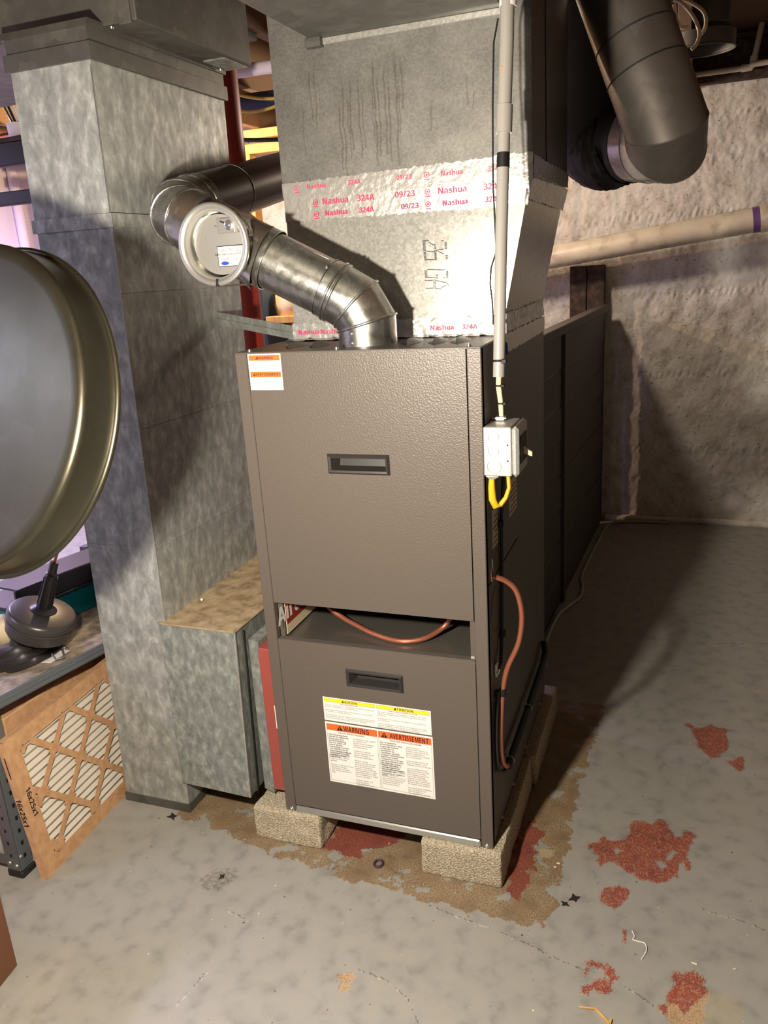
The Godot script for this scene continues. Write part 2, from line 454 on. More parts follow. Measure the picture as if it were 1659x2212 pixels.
# the painted floor: grey paint, bare dirty concrete round the furnace, flaked places showing red primer, cracks and specks
const FX0 := -0.9
const FX1 := 1.9
const FZ0 := -3.0
const FZ1 := 1.2
func floor_picture() -> Image:
	var N := 2048
	var im := Image.create(N, N, false, Image.FORMAT_RGB8)
	im.fill(rgb(156, 153, 145))
	var big := noise(FastNoiseLite.TYPE_SIMPLEX, 7.0, 61, 4)
	var fine := noise(FastNoiseLite.TYPE_SIMPLEX, 60.0, 62, 3)
	var px := func(p: Vector2) -> Vector2i: return Vector2i(int((p.x - FX0) / (FX1 - FX0) * N), int((p.y - FZ0) / (FZ1 - FZ0) * N))
	var world := func(i: int, j: int) -> Vector2: return Vector2(FX0 + (i + 0.5) / N * (FX1 - FX0), FZ0 + (j + 0.5) / N * (FZ1 - FZ0))
	# bare strip round the furnace feet
	var bare := PackedVector2Array([Vector2(-0.416, -0.126), Vector2(-0.368, -0.007), Vector2(-0.261, 0.014), Vector2(-0.145, 0.03), Vector2(-0.045, 0.054), Vector2(0.023, 0.069), Vector2(0.114, 0.072), Vector2(0.208, 0.092), Vector2(0.305, 0.095), Vector2(0.373, 0.097), Vector2(0.504, 0.109), Vector2(0.584, 0.105), Vector2(0.638, 0.11), Vector2(0.686, 0.092), Vector2(0.707, 0.046), Vector2(0.723, -0.019), Vector2(0.709, -0.112), Vector2(0.713, -0.218), Vector2(0.713, -0.335), Vector2(0.713, -0.461), Vector2(0.723, -0.607), Vector2(0.735, -0.769), Vector2(0.74, -0.9), Vector2(-0.416, -0.9)])
	var red_mid := PackedVector2Array([Vector2(0.104, 0.006), Vector2(0.099, -0.067), Vector2(0.146, -0.16), Vector2(0.30, -0.16), Vector2(0.291, -0.093), Vector2(0.255, -0.046), Vector2(0.185, 0.01)])
	var red_side := PackedVector2Array([Vector2(0.587, 0.014), Vector2(0.585, -0.161), Vector2(0.6, -0.26), Vector2(0.635, -0.226), Vector2(0.642, -0.126), Vector2(0.642, -0.052), Vector2(0.638, 0.025), Vector2(0.607, 0.027)])
	var a: Vector2i = px.call(Vector2(-0.43, -0.9))
	var b: Vector2i = px.call(Vector2(0.76, 0.13))
	for j in range(a.y, b.y):
		for i in range(a.x, b.x):
			var w: Vector2 = world.call(i, j)
			if w.x > 0.0 and w.x < 0.55 and w.y < -0.3: continue
			var e := w + Vector2(big.get_noise_2d(w.x * 2.0, w.y * 2.0), big.get_noise_2d(w.y * 2.0, w.x * 2.0 + 9.0)) * 0.02 + Vector2(fine.get_noise_2d(w.x, w.y), fine.get_noise_2d(w.y, w.x)) * 0.005
			if not inside(bare, e): continue
			var f := fine.get_noise_2d(w.x * 3.0, w.y * 3.0)
			var g := big.get_noise_2d(w.x, w.y)
			var c := rgb(138, 116, 88).lerp(rgb(160, 142, 112), clampf(0.5 + g * 1.2, 0.0, 1.0))
			c = c.lerp(rgb(92, 76, 58), clampf(f * 1.3 + g * 0.5, 0.0, 0.7))
			if inside(red_mid, e + Vector2(f, g) * 0.01) or inside(red_side, e + Vector2(f, g) * 0.008):
				c = rgb(126, 62, 50).lerp(rgb(150, 106, 86), clampf(f * 1.6, 0.0, 0.8))
			elif g > 0.42: c = rgb(150, 148, 140)
			im.set_pixel(i, j, c)
	# flaked paint
	var flakes := [
		[[0.763,-0.2],[0.771,-0.209],[0.789,-0.218],[0.79,-0.236],[0.803,-0.244],[0.816,-0.229],[0.836,-0.238],[0.852,-0.246],[0.864,-0.275],[0.859,-0.308],[0.87,-0.326],[0.891,-0.332],[0.917,-0.324],[0.93,-0.351],[0.946,-0.351],[0.954,-0.331],[0.968,-0.308],[0.973,-0.288],[0.993,-0.297],[0.995,-0.323],[1.013,-0.321],[1.027,-0.31],[1.024,-0.299],[1.015,-0.293],[1.018,-0.279],[1.009,-0.269],[1.007,-0.244],[1.002,-0.219],[1.013,-0.199],[1.013,-0.179],[1.003,-0.173],[0.996,-0.2],[0.985,-0.191],[0.982,-0.16],[0.984,-0.141],[0.973,-0.145],[0.959,-0.122],[0.938,-0.109],[0.917,-0.113],[0.896,-0.11],[0.882,-0.125],[0.865,-0.126],[0.846,-0.144],[0.831,-0.156],[0.814,-0.148],[0.802,-0.131],[0.789,-0.148],[0.795,-0.163],[0.789,-0.172],[0.778,-0.172],[0.78,-0.19],[0.765,-0.182]],
		[[0.81,-0.026],[0.814,-0.052],[0.826,-0.064],[0.843,-0.069],[0.851,-0.078],[0.86,-0.071],[0.877,-0.07],[0.874,-0.054],[0.871,-0.038],[0.86,-0.017],[0.847,0.002],[0.831,-0.005],[0.814,-0.012]],
		[[0.991,-0.85],[1.013,-0.856],[1.021,-0.83],[1.046,-0.837],[1.074,-0.866],[1.093,-0.849],[1.122,-0.851],[1.115,-0.807],[1.122,-0.772],[1.118,-0.731],[1.099,-0.711],[1.093,-0.685],[1.067,-0.673],[1.05,-0.703],[1.034,-0.729],[1.029,-0.758],[1.019,-0.797],[1.013,-0.828],[0.997,-0.835]],
		[[1.11,-0.671],[1.136,-0.682],[1.147,-0.704],[1.16,-0.703],[1.159,-0.646],[1.146,-0.624],[1.134,-0.635],[1.125,-0.651]],
		[[0.795,0.173],[0.812,0.163],[0.835,0.169],[0.85,0.164],[0.859,0.176],[0.871,0.189],[0.868,0.2],[0.854,0.202],[0.843,0.191],[0.84,0.177],[0.821,0.178],[0.809,0.177]],
		[[0.796,0.195],[0.806,0.183],[0.808,0.197],[0.801,0.208]],
		[[0.797,0.238],[0.818,0.224],[0.828,0.21],[0.842,0.203],[0.858,0.205],[0.859,0.226],[0.853,0.237],[0.835,0.24],[0.827,0.234],[0.816,0.239],[0.814,0.251],[0.801,0.251]],
		[[0.977,0.146],[0.991,0.136],[0.995,0.145],[1.01,0.131],[1.024,0.127],[1.031,0.136],[1.042,0.145],[1.038,0.16],[1.045,0.17],[1.041,0.182],[1.031,0.194],[1.034,0.224],[1.037,0.262],[1.0,0.29],[0.975,0.265],[0.954,0.244],[0.952,0.236],[0.968,0.227],[0.966,0.21],[0.977,0.183],[0.984,0.172],[0.977,0.165]],
		[[0.867,0.055],[0.875,0.058],[0.877,0.09],[0.874,0.096]],
		[[0.688,0.091],[0.701,0.091],[0.697,0.106]],
		[[0.968,0.227],[0.985,0.221],[0.999,0.243],[1.017,0.212],[1.034,0.189],[1.045,0.172],[1.052,0.174],[1.037,0.214],[1.041,0.235],[1.033,0.272],[0.993,0.29],[0.968,0.258]],
		[[1.048,0.193],[1.07,0.164],[1.097,0.169],[1.113,0.2],[1.101,0.242],[1.044,0.27]],
		[[0.292,0.357],[0.326,0.341],[0.333,0.357],[0.327,0.377],[0.336,0.387],[0.31,0.394],[0.31,0.376]],
		[[0.64,-0.14],[0.656,-0.158],[0.685,-0.153],[0.684,-0.131],[0.658,-0.117]],
		[[-0.161,0.196],[-0.137,0.146],[-0.084,0.131],[-0.067,0.16],[-0.093,0.217],[-0.132,0.22]]]
	var holes := [[[0.929,-0.188],[0.946,-0.189],[0.958,-0.176],[0.945,-0.159],[0.932,-0.172]], [[0.955,-0.205],[0.969,-0.237],[0.98,-0.233],[0.966,-0.205],[0.959,-0.19]], [[0.825,-0.2],[0.841,-0.207],[0.846,-0.195],[0.833,-0.188]]]
	var poly := func(l: Array) -> PackedVector2Array:
		var q := PackedVector2Array()
		for s in l: q.append(Vector2(s[0], s[1]))
		return q
	var hp := holes.map(func(l): return poly.call(l))
	for k in flakes.size():
		var q: PackedVector2Array = poly.call(flakes[k])
		var lo := q[0]
		var hi := q[0]
		for s in q:
			lo = lo.min(s); hi = hi.max(s)
		var a1: Vector2i = px.call(lo - Vector2(0.015, 0.015))
		var b1: Vector2i = px.call(hi + Vector2(0.015, 0.015))
		for j in range(a1.y, b1.y):
			for i in range(a1.x, b1.x):
				var w: Vector2 = world.call(i, j)
				var f := fine.get_noise_2d(w.x * 4.0, w.y * 4.0)
				var g := fine.get_noise_2d(w.x * 0.8 + 3.0, w.y * 0.8)
				var e := w + Vector2(f, fine.get_noise_2d(w.y * 4.0, w.x * 4.0)) * 0.007 + Vector2(g, -g) * 0.004
				if not inside(q, e): continue
				var gap := false
				for h in hp: gap = gap or inside(h, e)
				if gap or (k < 9 and f + g * 0.6 < -0.62): continue
				var c: Color
				if k in [10, 12]: c = rgb(186, 160, 122).lerp(rgb(140, 92, 72), clampf(f * 2.0 - 0.3, 0.0, 1.0))
				elif k == 11:
					if f < -0.1: continue
					c = rgb(166, 156, 128)
				elif k == 13: c = rgb(170, 152, 120)
				elif k == 14:
					if f + g < -0.05: continue
					c = rgb(128, 124, 116)
				else: c = rgb(150, 76, 60).lerp(rgb(184, 140, 106), clampf((f + g - 0.32) * 3.0, 0.0, 0.9)).lerp(rgb(122, 58, 46), clampf(-f, 0.0, 0.6))
				im.set_pixel(i, j, c)
	# cracks
	for l in [[[0.43, 0.115], [0.515, 0.13], [0.583, 0.139], [0.672, 0.16], [0.757, 0.186], [0.807, 0.196]], [[0.865, 0.202], [0.913, 0.223], [0.968, 0.256]], [[-0.007, 0.526], [0.005, 0.475], [0.014, 0.422]], [[-0.06, 0.262], [0.033, 0.28]], [[1.041, -0.053], [1.119, -0.041], [1.174, -0.027]], [[0.6, -1.56], [0.75, -1.5], [0.9, -1.45], [1.05, -1.44], [1.3, -1.5]], [[0.3, 0.33], [0.4, 0.34], [0.46, 0.37], [0.5, 0.42]]]:
		for k in l.size() - 1:
			var p := Vector2(l[k][0], l[k][1])
			var q := Vector2(l[k + 1][0], l[k + 1][1])
			var steps := int(p.distance_to(q) / 0.0008)
			for s in steps:
				var w := p.lerp(q, float(s) / steps)
				var f := fine.get_noise_2d(w.x * 1.2, w.y * 1.2)
				w += Vector2(f, f) * 0.006
				if fine.get_noise_2d(w.x * 0.6, w.y * 0.6 + 5.0) < -0.15: continue
				var c: Vector2i = px.call(w)
				var dark := rgb(96, 90, 82) if f < 0.1 else rgb(190, 186, 176)
				if absi(c.x) < N and absi(c.y) < N: im.set_pixel(c.x, c.y, dark)
	# specks of dirt and old paint
	var rng := RandomNumberGenerator.new()
	rng.seed = 77
	for k in 900:
		var w := Vector2(rng.randf_range(-0.6, 1.7), rng.randf_range(-2.6, 0.9))
		var c: Vector2i = px.call(w)
		var col: Color = [rgb(226, 216, 190), rgb(74, 66, 58), rgb(112, 104, 94), rgb(190, 186, 178), rgb(150, 92, 76)][rng.randi() % 5]
		var r := 1 if rng.randf() < 0.8 else 2
		for dj in r:
			for di in r + rng.randi() % 2: im.set_pixel(clampi(c.x + di, 0, N - 1), clampi(c.y + dj, 0, N - 1), col)
	return im

func _ready() -> void:
	# ---- camera
	var cam := Camera3D.new()
	cam.name = "camera"
	cam.fov = rad_to_deg(2.0 * atan(1106.0 / 1729.02))
	cam.near = 0.02
	cam.far = 40.0
	cam.transform = Transform3D(Basis(Vector3.UP, 0.3684) * Basis(Vector3.RIGHT, -0.299) * Basis(Vector3.BACK, -0.0637), Vector3(0.9415, 1.4685, 1.5776))
	add_child(cam)
	cam.current = true
	# ---- surroundings and exposure
	var env := Environment.new()
	env.background_mode = Environment.BG_COLOR
	env.background_color = Color.BLACK
	env.tonemap_mode = Environment.TONE_MAPPER_LINEAR
	env.tonemap_exposure = EXPOSURE
	env.sdfgi_enabled = true
	env.ssao_enabled = true
	env.ssil_enabled = true
	var we := WorldEnvironment.new()
	we.name = "surroundings"
	we.environment = env
	add_child(we)
	make_materials()
	lamps()
	room()
	furnace()
	blocks()
	supply_duct()
	return_duct()
	flue()
	wiring()
	oil_lines()
	far_ducts()
	back_corner()
	left_gap()
	shelf()
	foreground()
	debris()

const EXPOSURE := 1.0
const LAMP := Vector3(0.326, 1.34, 1.1)

func bulb_lamp(called: String, label: String, at: Vector3, col: Color, energy: float, glow: float, top: float, k := 1.0) -> void:
	var t := thing(called, label, "lamp", Vector3(at.x, top, at.z))
	var mb := MB.new()
	mb.lathe(Transform3D(Basis(), at), [Vector2(0, -0.034), Vector2(0.016, -0.03), Vector2(0.028, -0.016), Vector2(0.031, 0.0), Vector2(0.027, 0.016), Vector2(0.018, 0.034), Vector2(0.014, 0.05), Vector2(0.0, 0.05)].map(func(q): return q * k), 20, true)
	var gm := mat(Color(1, 1, 1), 0.5)
	gm.emission_enabled = true
	gm.emission = col
	gm.emission_energy_multiplier = glow
	part(t, "bulb", mb, gm)
	mb = MB.new()
	mb.lathe(Transform3D(Basis(), at), [Vector2(0.0, 0.11), Vector2(0.02, 0.108), Vector2(0.024, 0.05), Vector2(0.0, 0.05)].map(func(q): return q * k), 16)
	part(t, "socket", mb, M.dark)
	if top - at.y > 0.2:
		mb = MB.new()
		mb.tube([at + Vector3(0, 0.11, 0), Vector3(at.x, top, at.z)], 0.004, 8)
		part(t, "cord", mb, M.dark)
	var o := OmniLight3D.new()
	o.name = called + "_glow"
	o.light_color = col
	o.light_energy = energy
	o.light_size = 0.03 * k
	o.omni_range = 12.0
	o.omni_attenuation = 2.0
	o.shadow_enabled = true
	t.add_child(o)
	o.position = at - t.position

func lamps() -> void:
	bulb_lamp("hanging_work_light", "bare white bulb hanging on a cord left of the viewer", LAMP, rgb(255, 242, 224), 3.5, 5.0, 2.17)
	bulb_lamp("ceiling_bulb", "warm frosted globe bulb under the joists behind the plenum", Vector3(0.1, 2.0, -1.9), rgb(255, 234, 210), 0.85, 1.0, 2.17, 2.2)
	bulb_lamp("ceiling_bulb", "warm bulb under the joists by the stud frame", Vector3(-1.35, 2.05, -1.9), rgb(255, 218, 170), 1.6, 3.0, 2.17)
	shop_light("long violet-white shop light under the joists of the left room", Vector3(-2.35, 2.17, -1.2), rgb(216, 202, 255), 10.0)
	shop_light("long bluish shop light under the joists beside the shelving", Vector3(-2.35, 2.17, 1.5), rgb(206, 214, 255), 3.5)

func shop_light(label: String, at: Vector3, col: Color, energy: float) -> void:
	var t := thing("shop_light", label, "lamp", at, "shop lights")
	var mb := MB.new()
	mb.bar(at.x - 0.08, at.x + 0.08, at.y - 0.07, at.y, at.z - 0.6, at.z + 0.6, 0.006)
	part(t, "housing", mb, M.white)
	mb = MB.new()
	mb.bar(at.x - 0.06, at.x + 0.06, at.y - 0.076, at.y - 0.07, at.z - 0.58, at.z + 0.58)
	var gm := mat(Color(1, 1, 1), 0.5)
	gm.emission_enabled = true
	gm.emission = col
	gm.emission_energy_multiplier = energy * 0.25
	part(t, "diffuser", mb, gm)
	var a := AreaLight3D.new()
	a.name = "shop_light_glow"
	a.area_size = Vector2(0.12, 1.16)
	a.light_color = col
	a.light_energy = energy
	a.area_range = 12.0
	a.shadow_enabled = true
	t.add_child(a)
	a.transform = Transform3D(Basis(Vector3.RIGHT, -PI / 2), Vector3(0.0, -0.085, 0.0))

func room() -> void:
	# floor: the middle carries the painted picture, the margins plain paint
	var mb := MB.new()
	var X0 := -3.1; var X1 := 4.3; var Z0 := -3.05; var Z1 := 4.6
	mb.quad(Vector3(FX0, 0, FZ1), Vector3(FX1, 0, FZ1), Vector3(FX1, 0, FZ0), Vector3(FX0, 0, FZ0), Vector3.UP)
	mb.bar(X0, X1, -0.1, -0.0005, Z0, Z1)
	var tile := ntex(noise(FastNoiseLite.TYPE_SIMPLEX, 0.01, 71, 7), [[0.0, grey(0.84)], [0.35, grey(0.95)], [0.6, grey(0.98)], [1.0, Color(1.0, 0.99, 0.97)]], 1024)
	var fm := mat(Color.WHITE, 0.6)
	fm.albedo_texture = ImageTexture.create_from_image(floor_picture())
	fm.detail_enabled = true
	fm.detail_blend_mode = BaseMaterial3D.BLEND_MODE_MUL
	fm.detail_uv_layer = BaseMaterial3D.DETAIL_UV_2
	fm.uv2_triplanar = true
	fm.uv2_world_triplanar = true
	fm.uv2_scale = Vector3.ONE / 0.9
	fm.detail_albedo = tile
	var fl := struct("floor", mb, fm)
	var pm := mat(rgb(152, 151, 145), 0.6)
	pm.albedo_texture = tile
	tri_map(pm, 0.9)
	for r in [[X0, FX0, Z0, Z1], [FX1, X1, Z0, Z1], [FX0, FX1, FZ1, Z1]]:
		mb = MB.new()
		mb.quad(Vector3(r[0], 0, r[3]), Vector3(r[1], 0, r[3]), Vector3(r[1], 0, r[2]), Vector3(r[0], 0, r[2]), Vector3.UP)
		part(fl, "floor_margin", mb, pm)
	# ceiling: floorboards above joists
	mb = MB.new()
	mb.bar(X0, X1, 2.40, 2.46, Z0, Z1)
	var ce := struct("ceiling", mb, M.deck_under)
	var xj := -2.8
	while xj < 4.2:
		mb = MB.new()
		mb.bar(xj - 0.02, xj + 0.02, 2.17, 2.40, -2.9, 4.5, 0.002)
		part(ce, "joist", mb, M.joist)
		xj += 0.41
	# walls
	var rel := noise(FastNoiseLite.TYPE_SIMPLEX, 3.0, 81, 5)
	var rid := noise(FastNoiseLite.TYPE_SIMPLEX, 12.0, 82, 4)
	mb = MB.new()
	mb.sheet(230, 110, func(u: float, v: float) -> Vector3:
		var x := lerpf(-0.1, 1.75, u)
		var y := lerpf(0.0, 2.2, v)
		var d := rel.get_noise_2d(x * 2.0, y * 2.0) * 0.008 + rid.get_noise_2d(x * 2.0, y * 2.0) * 0.002
		for c in [0.42, 0.83, 1.235, 1.62, 1.86, 2.06]:
			var e: float = absf(y - c - rel.get_noise_2d(x * 1.5, c) * 0.02)
			if e < 0.03: d += (rid.get_noise_2d(x * 4.0, y * 6.0) * 0.9 + 0.1) * 0.012 * (1.0 - e / 0.03)
		return Vector3(x, y, -2.955 + d), Vector3.BACK)
	mb.bar(-3.1, 4.3, 0.0, 2.46, -3.1, -2.985)
	var wb := struct("wall_back", mb, M.wall)
	# wooden sill plate on the wall top, dark with dirt
	mb = MB.new()
	mb.bar(0.0, 2.6, 2.19, 2.36, -2.985, -2.9, 0.004)
	part(wb, "sill_plate", mb, M.old_wood)
	var rng := RandomNumberGenerator.new()
	rng.seed = 5
	mb = MB.new()
	mb.bar(-3.1, -3.0, 0.0, 2.46, -3.1, 4.6)
	struct("wall_left", mb, M.lavender)
	mb = MB.new()
	mb.bar(4.2, 4.3, 0.0, 2.46, -3.1, 4.6)
	struct("wall_right", mb, M.old_stone)
	mb = MB.new()
	mb.bar(-3.1, 4.3, 0.0, 2.46, 4.5, 4.6)
	struct("wall_front", mb, M.old_stone)
	# a mortar bead along the foot of the back wall
	mb = MB.new()
	mb.tube([Vector3(0.55, 0.012, -2.94), Vector3(0.9, 0.012, -2.945), Vector3(1.3, 0.012, -2.935), Vector3(1.8, 0.012, -2.94)], 0.02, 8)
	struct("baseboard_back", mb, M.wall)

# a flat panel facing +z with a rectangular hole: four abutting bars
func holed(mb: MB, x0: float, x1: float, y0: float, y1: float, z0: float, z1: float, h: Array) -> void:
	mb.bar(x0, h[0], y0, y1, z0, z1)
	mb.bar(h[1], x1, y0, y1, z0, z1)
	mb.bar(h[0], h[1], y0, h[2], z0, z1)
	mb.bar(h[0], h[1], h[3], y1, z0, z1)

func door_handle(parent: Node3D, x0: float, x1: float, y0: float, y1: float) -> void:
	var o := [Vector3(x0, y0, 0.0003), Vector3(x1, y0, 0.0003), Vector3(x1, y1, 0.0003), Vector3(x0, y1, 0.0003)]
	var k := 0.009
	var r := [Vector3(x0 + k * 0.5, y0 + k * 0.5, 0.005), Vector3(x1 - k * 0.5, y0 + k * 0.5, 0.005), Vector3(x1 - k * 0.5, y1 - k * 0.5, 0.005), Vector3(x0 + k * 0.5, y1 - k * 0.5, 0.005)]
	var i := [Vector3(x0 + k, y0 + k, 0.0035), Vector3(x1 - k, y0 + k, 0.0035), Vector3(x1 - k, y1 - k, 0.0035), Vector3(x0 + k, y1 - k, 0.0035)]
	var mb := MB.new()
	var c := Vector3((x0 + x1) * 0.5, (y0 + y1) * 0.5, 0)
	for s in 4:
		var e := (s + 1) % 4
		mb.quad(o[s], o[e], r[e], r[s], (o[s] + o[e]) * 0.5 - c + Vector3(0, 0, 0.01))
		mb.quad(r[s], r[e], i[e], i[s], Vector3(0, 0, 1))
	part(parent, "handle", mb, M.black_plastic, "black recessed plastic pull")
	mb = MB.new()
	var y2 := y1 - k - 0.002
	var b := [Vector3(x0 + k + 0.012, y0 + k + 0.006, -0.02), Vector3(x1 - k - 0.006, y0 + k + 0.006, -0.02), Vector3(x1 - k - 0.006, y2, -0.026), Vector3(x0 + k + 0.012, y2, -0.026)]
	mb.quad(b[0], b[1], b[2], b[3], Vector3(0, 0, 1))
	for s in 4:
		var e := (s + 1) % 4
		mb.quad(i[s], i[e], b[e], b[s], c + Vector3(0, 0, 0.05) - i[s])
	part(parent, "handle_recess", mb, M.black_plastic)

func warning_triangle(parent: Node3D, x: float, y: float, s: float, z: float) -> void:
	var mb := MB.new()
	mb.prism(Transform3D(Basis(), Vector3(x, y, z)), PackedVector2Array([Vector2(-s * 0.58, -s * 0.5), Vector2(s * 0.58, -s * 0.5), Vector2(0, s * 0.5)]), 0.0002)
	part(parent, "warning_triangle", mb, M.ink)
	mb = MB.new()
	mb.prism(Transform3D(Basis(), Vector3(x, y, z + 0.0002)), PackedVector2Array([Vector2(-s * 0.05, -s * 0.2), Vector2(s * 0.05, -s * 0.2), Vector2(s * 0.08, s * 0.16), Vector2(-s * 0.08, s * 0.16)]), 0.0001)
	mb.bar(x - s * 0.06, x + s * 0.06, y - s * 0.4, y - s * 0.28, z + 0.0002, z + 0.0003)
	part(parent, "exclamation_mark", mb, M.orange)

func plate(parent: Node3D, called: String, x0: float, x1: float, y0: float, y1: float, z: float, m: Material, d := 0.0003) -> MeshInstance3D:
	var mb := MB.new()
	mb.bar(x0, x1, y0, y1, z, z + d)
	return part(parent, called, mb, m)

func outline(mb: MB, x0: float, x1: float, y0: float, y1: float, z: float, w: float) -> void:
	mb.bar(x0, x1, y0, y0 + w, z, z + 0.0001); mb.bar(x0, x1, y1 - w, y1, z, z + 0.0001)
	mb.bar(x0, x0 + w, y0, y1, z, z + 0.0001); mb.bar(x1 - w, x1, y0, y1, z, z + 0.0001)

func at3(x: float, y: float, z: float) -> Transform3D:
	return Transform3D(Basis(), Vector3(x, y, z))

func furnace() -> void:
	var t := thing("furnace", "tall taupe sheet metal furnace standing on concrete blocks", "furnace", Vector3(0.28, 0.1, -0.38))
	var H := 1.302
	# cabinet sides, back, base
	var mb := MB.new()
	mb.bar(0.555, 0.56, 0.1, H - 0.001, -0.76, -0.0035, 0.001)
	var side := part(t, "side_panel", mb, M.taupe_flat)
	mb = MB.new()
	mb.bar(0.0, 0.005, 0.1, H - 0.001, -0.76, -0.0035, 0.001)
	part(t, "side_panel", mb, M.taupe_flat)
	mb = MB.new()
	mb.bar(0.005, 0.555, 0.1, H - 0.002, -0.76, -0.756)
	part(t, "back_panel", mb, M.taupe_flat)
	mb = MB.new()
	mb.bar(0.005, 0.555, 0.1, 0.104, -0.756, -0.004)
	part(t, "base_pan", mb, M.steel_dull)
	# corner stiles
	mb = MB.new()
	mb.bar(0.0, 0.0293, 0.1, H - 0.002, -0.02, 0.0, 0.0016)
	part(t, "corner_stile", mb, M.taupe)
	mb = MB.new()
	mb.bar(0.5305, 0.56, 0.1, H - 0.002, -0.02, 0.0, 0.0016)
	part(t, "corner_stile", mb, M.taupe)
	# top with stamped air slots
	mb = MB.new()
	mb.bar(0.001, 0.559, H - 0.004, H, -0.759, -0.001, 0.0012)
	var top := part(t, "top_panel", mb, M.taupe_flat)
	for x in [0.105, 0.165, 0.385, 0.445, 0.495]:
		var z0 := -0.055 if x < 0.3 else -0.06
		mb = MB.new()
		mb.sheet(14, 5, func(u: float, v: float) -> Vector3:
			var w := sin(u * PI)
			return Vector3(x - 0.012 * w + v * 0.024 * w, H + 0.0004 + w * 0.010 * (1.0 - v), z0 - u * 0.115), Vector3.UP)
		part(top, "air_slot", mb, M.taupe_flat)
		mb = MB.new()
		mb.sheet(14, 1, func(u: float, v: float) -> Vector3:
			var w := sin(u * PI)
			return Vector3(x - 0.012 * w - 0.0008, H + 0.0006 + w * 0.0092 * v, z0 - u * 0.115), Vector3.LEFT)
		mb.sheet(14, 1, func(u: float, v: float) -> Vector3:
			var w := sin(u * PI)
			return Vector3(x - 0.012 * w - v * 0.016 * w, H + 0.0007, z0 - u * 0.115), Vector3.UP)
		part(top, "slot_opening", mb, M.black)
	# upper door
	var hole := [0.214, 0.345, 1.039, 1.069]
	mb = MB.new()
	holed(mb, 0.0312, 0.5284, 0.7024, H - 0.003, -0.018, 0.0, hole)
	var ud := part(t, "upper_door", mb, M.taupe)
	door_handle(ud, 0.206, 0.353, 1.031, 1.077)
	var l1 := plate(t, "warning_label", 0.0335, 0.1145, 1.219, 1.2985, 0.0002, M.white)
	plate(l1, "header_band", 0.036, 0.112, 1.2835, 1.2955, 0.0005, M.orange, 0.0001)
	plate(l1, "header_band", 0.036, 0.112, 1.2475, 1.2595, 0.0005, M.orange, 0.0001)
	lettering(l1, "WARNING", at3(0.0755, 1.2895, 0.0007), 0.0085, M.ink, true)
	lettering(l1, "AVERTISSEMENT", at3(0.0765, 1.2535, 0.0007), 0.0085, M.ink, true)
	warning_triangle(l1, 0.0555, 1.2893, 0.006, 0.0006)
	warning_triangle(l1, 0.0455, 1.2533, 0.006, 0.0006)
	lettering(l1, "PROFESSIONAL INSTALLATION AND SERVICE REQUIRED", at3(0.0745, 1.2795, 0.0006), 0.0030, M.ink_soft, true)
	lettering(l1, "This unit must be installed and serviced by a qualified installer or service agency. Improper installation could cause damage, injury or death.", at3(0.037, 1.2765, 0.0006), 0.0038, M.ink_soft, false, 0.076)
	lettering(l1, "INSTALLATION ET ENTRETIEN PAR DES PROFESSIONNELS REQUIS", at3(0.039, 1.2455, 0.0006), 0.0040, M.ink_soft, true, 0.072)
	lettering(l1, "Cet appareil doit être installé et entretenu par un technicien qualifié. Une mauvaise installation peut causer des dommages, des blessures ou la mort.", at3(0.037, 1.2355, 0.0006), 0.0038, M.ink_soft, false, 0.074)
	# lower door
	hole = [0.215, 0.345, 0.506, 0.5375]
	mb = MB.new()
	holed(mb, 0.0312, 0.5292, 0.1225, 0.6049, -0.018, 0.0, hole)
	var ld := part(t, "lower_door", mb, M.taupe)
	door_handle(ld, 0.207, 0.3535, 0.498, 0.5455)
	mb = MB.new()
	mb.bar(0.0312, 0.5292, 0.6035, 0.6055, -0.018, 0.0008, 0.0006)
	part(ld, "door_lip", mb, M.taupe_flat)
	# caution label
	var l2 := plate(t, "caution_label", 0.139, 0.418, 0.3945, 0.460, 0.0002, M.white)
	plate(l2, "header_band", 0.1425, 0.277, 0.4475, 0.4575, 0.0005, M.yellow, 0.0001)
	plate(l2, "header_band", 0.2805, 0.4145, 0.4475, 0.4575, 0.0005, M.yellow, 0.0001)
	mb = MB.new()
	outline(mb, 0.1425, 0.277, 0.4475, 0.4575, 0.0006, 0.0006)
	outline(mb, 0.2805, 0.4145, 0.4475, 0.4575, 0.0006, 0.0006)
	part(l2, "border_line", mb, M.ink_soft)
	lettering(l2, "CAUTION", at3(0.211, 0.4524, 0.0007), 0.0088, M.ink, true)
	lettering(l2, "ATTENTION", at3(0.351, 0.4524, 0.0007), 0.0088, M.ink, true)
	warning_triangle(l2, 0.1925, 0.4524, 0.006, 0.0006)
	warning_triangle(l2, 0.3285, 0.4524, 0.006, 0.0006)
	lettering(l2, "ROTATING FAN BLADES", at3(0.209, 0.4445, 0.0006), 0.0042, M.ink_soft, true)
	lettering(l2, "PALE DE VENTILATEUR EN ROTATION", at3(0.348, 0.4445, 0.0006), 0.0042, M.ink_soft, true)
	lettering(l2, "To avoid injury from fan or moving parts, shut off the furnace and allow fan to stop before removing this door.\n \nNever operate furnace or blower with this door removed except for service by a qualified technician.\n \nThe blower door must be in place and the furnace panels fastened before power is restored. This warning must not be removed. Do not start the burner when excess oil or vapor is present.", at3(0.143, 0.4415, 0.0006), 0.0044, M.ink_soft, false, 0.134)
	lettering(l2, "Pour éviter toute blessure par des pièces mobiles ou en rotation, arrêter la fournaise et attendre l'arrêt complet avant de retirer cette porte.\n \nNe jamais faire fonctionner le ventilateur sans cette porte sauf pour l'entretien.\n \nLa porte du ventilateur doit être en place et les panneaux fixés avant de rétablir le courant. Cet avis ne doit pas être enlevé. Ne pas allumer le brûleur en présence d'un excès d'huile.", at3(0.2815, 0.4415, 0.0006), 0.0044, M.ink_soft, false, 0.134)
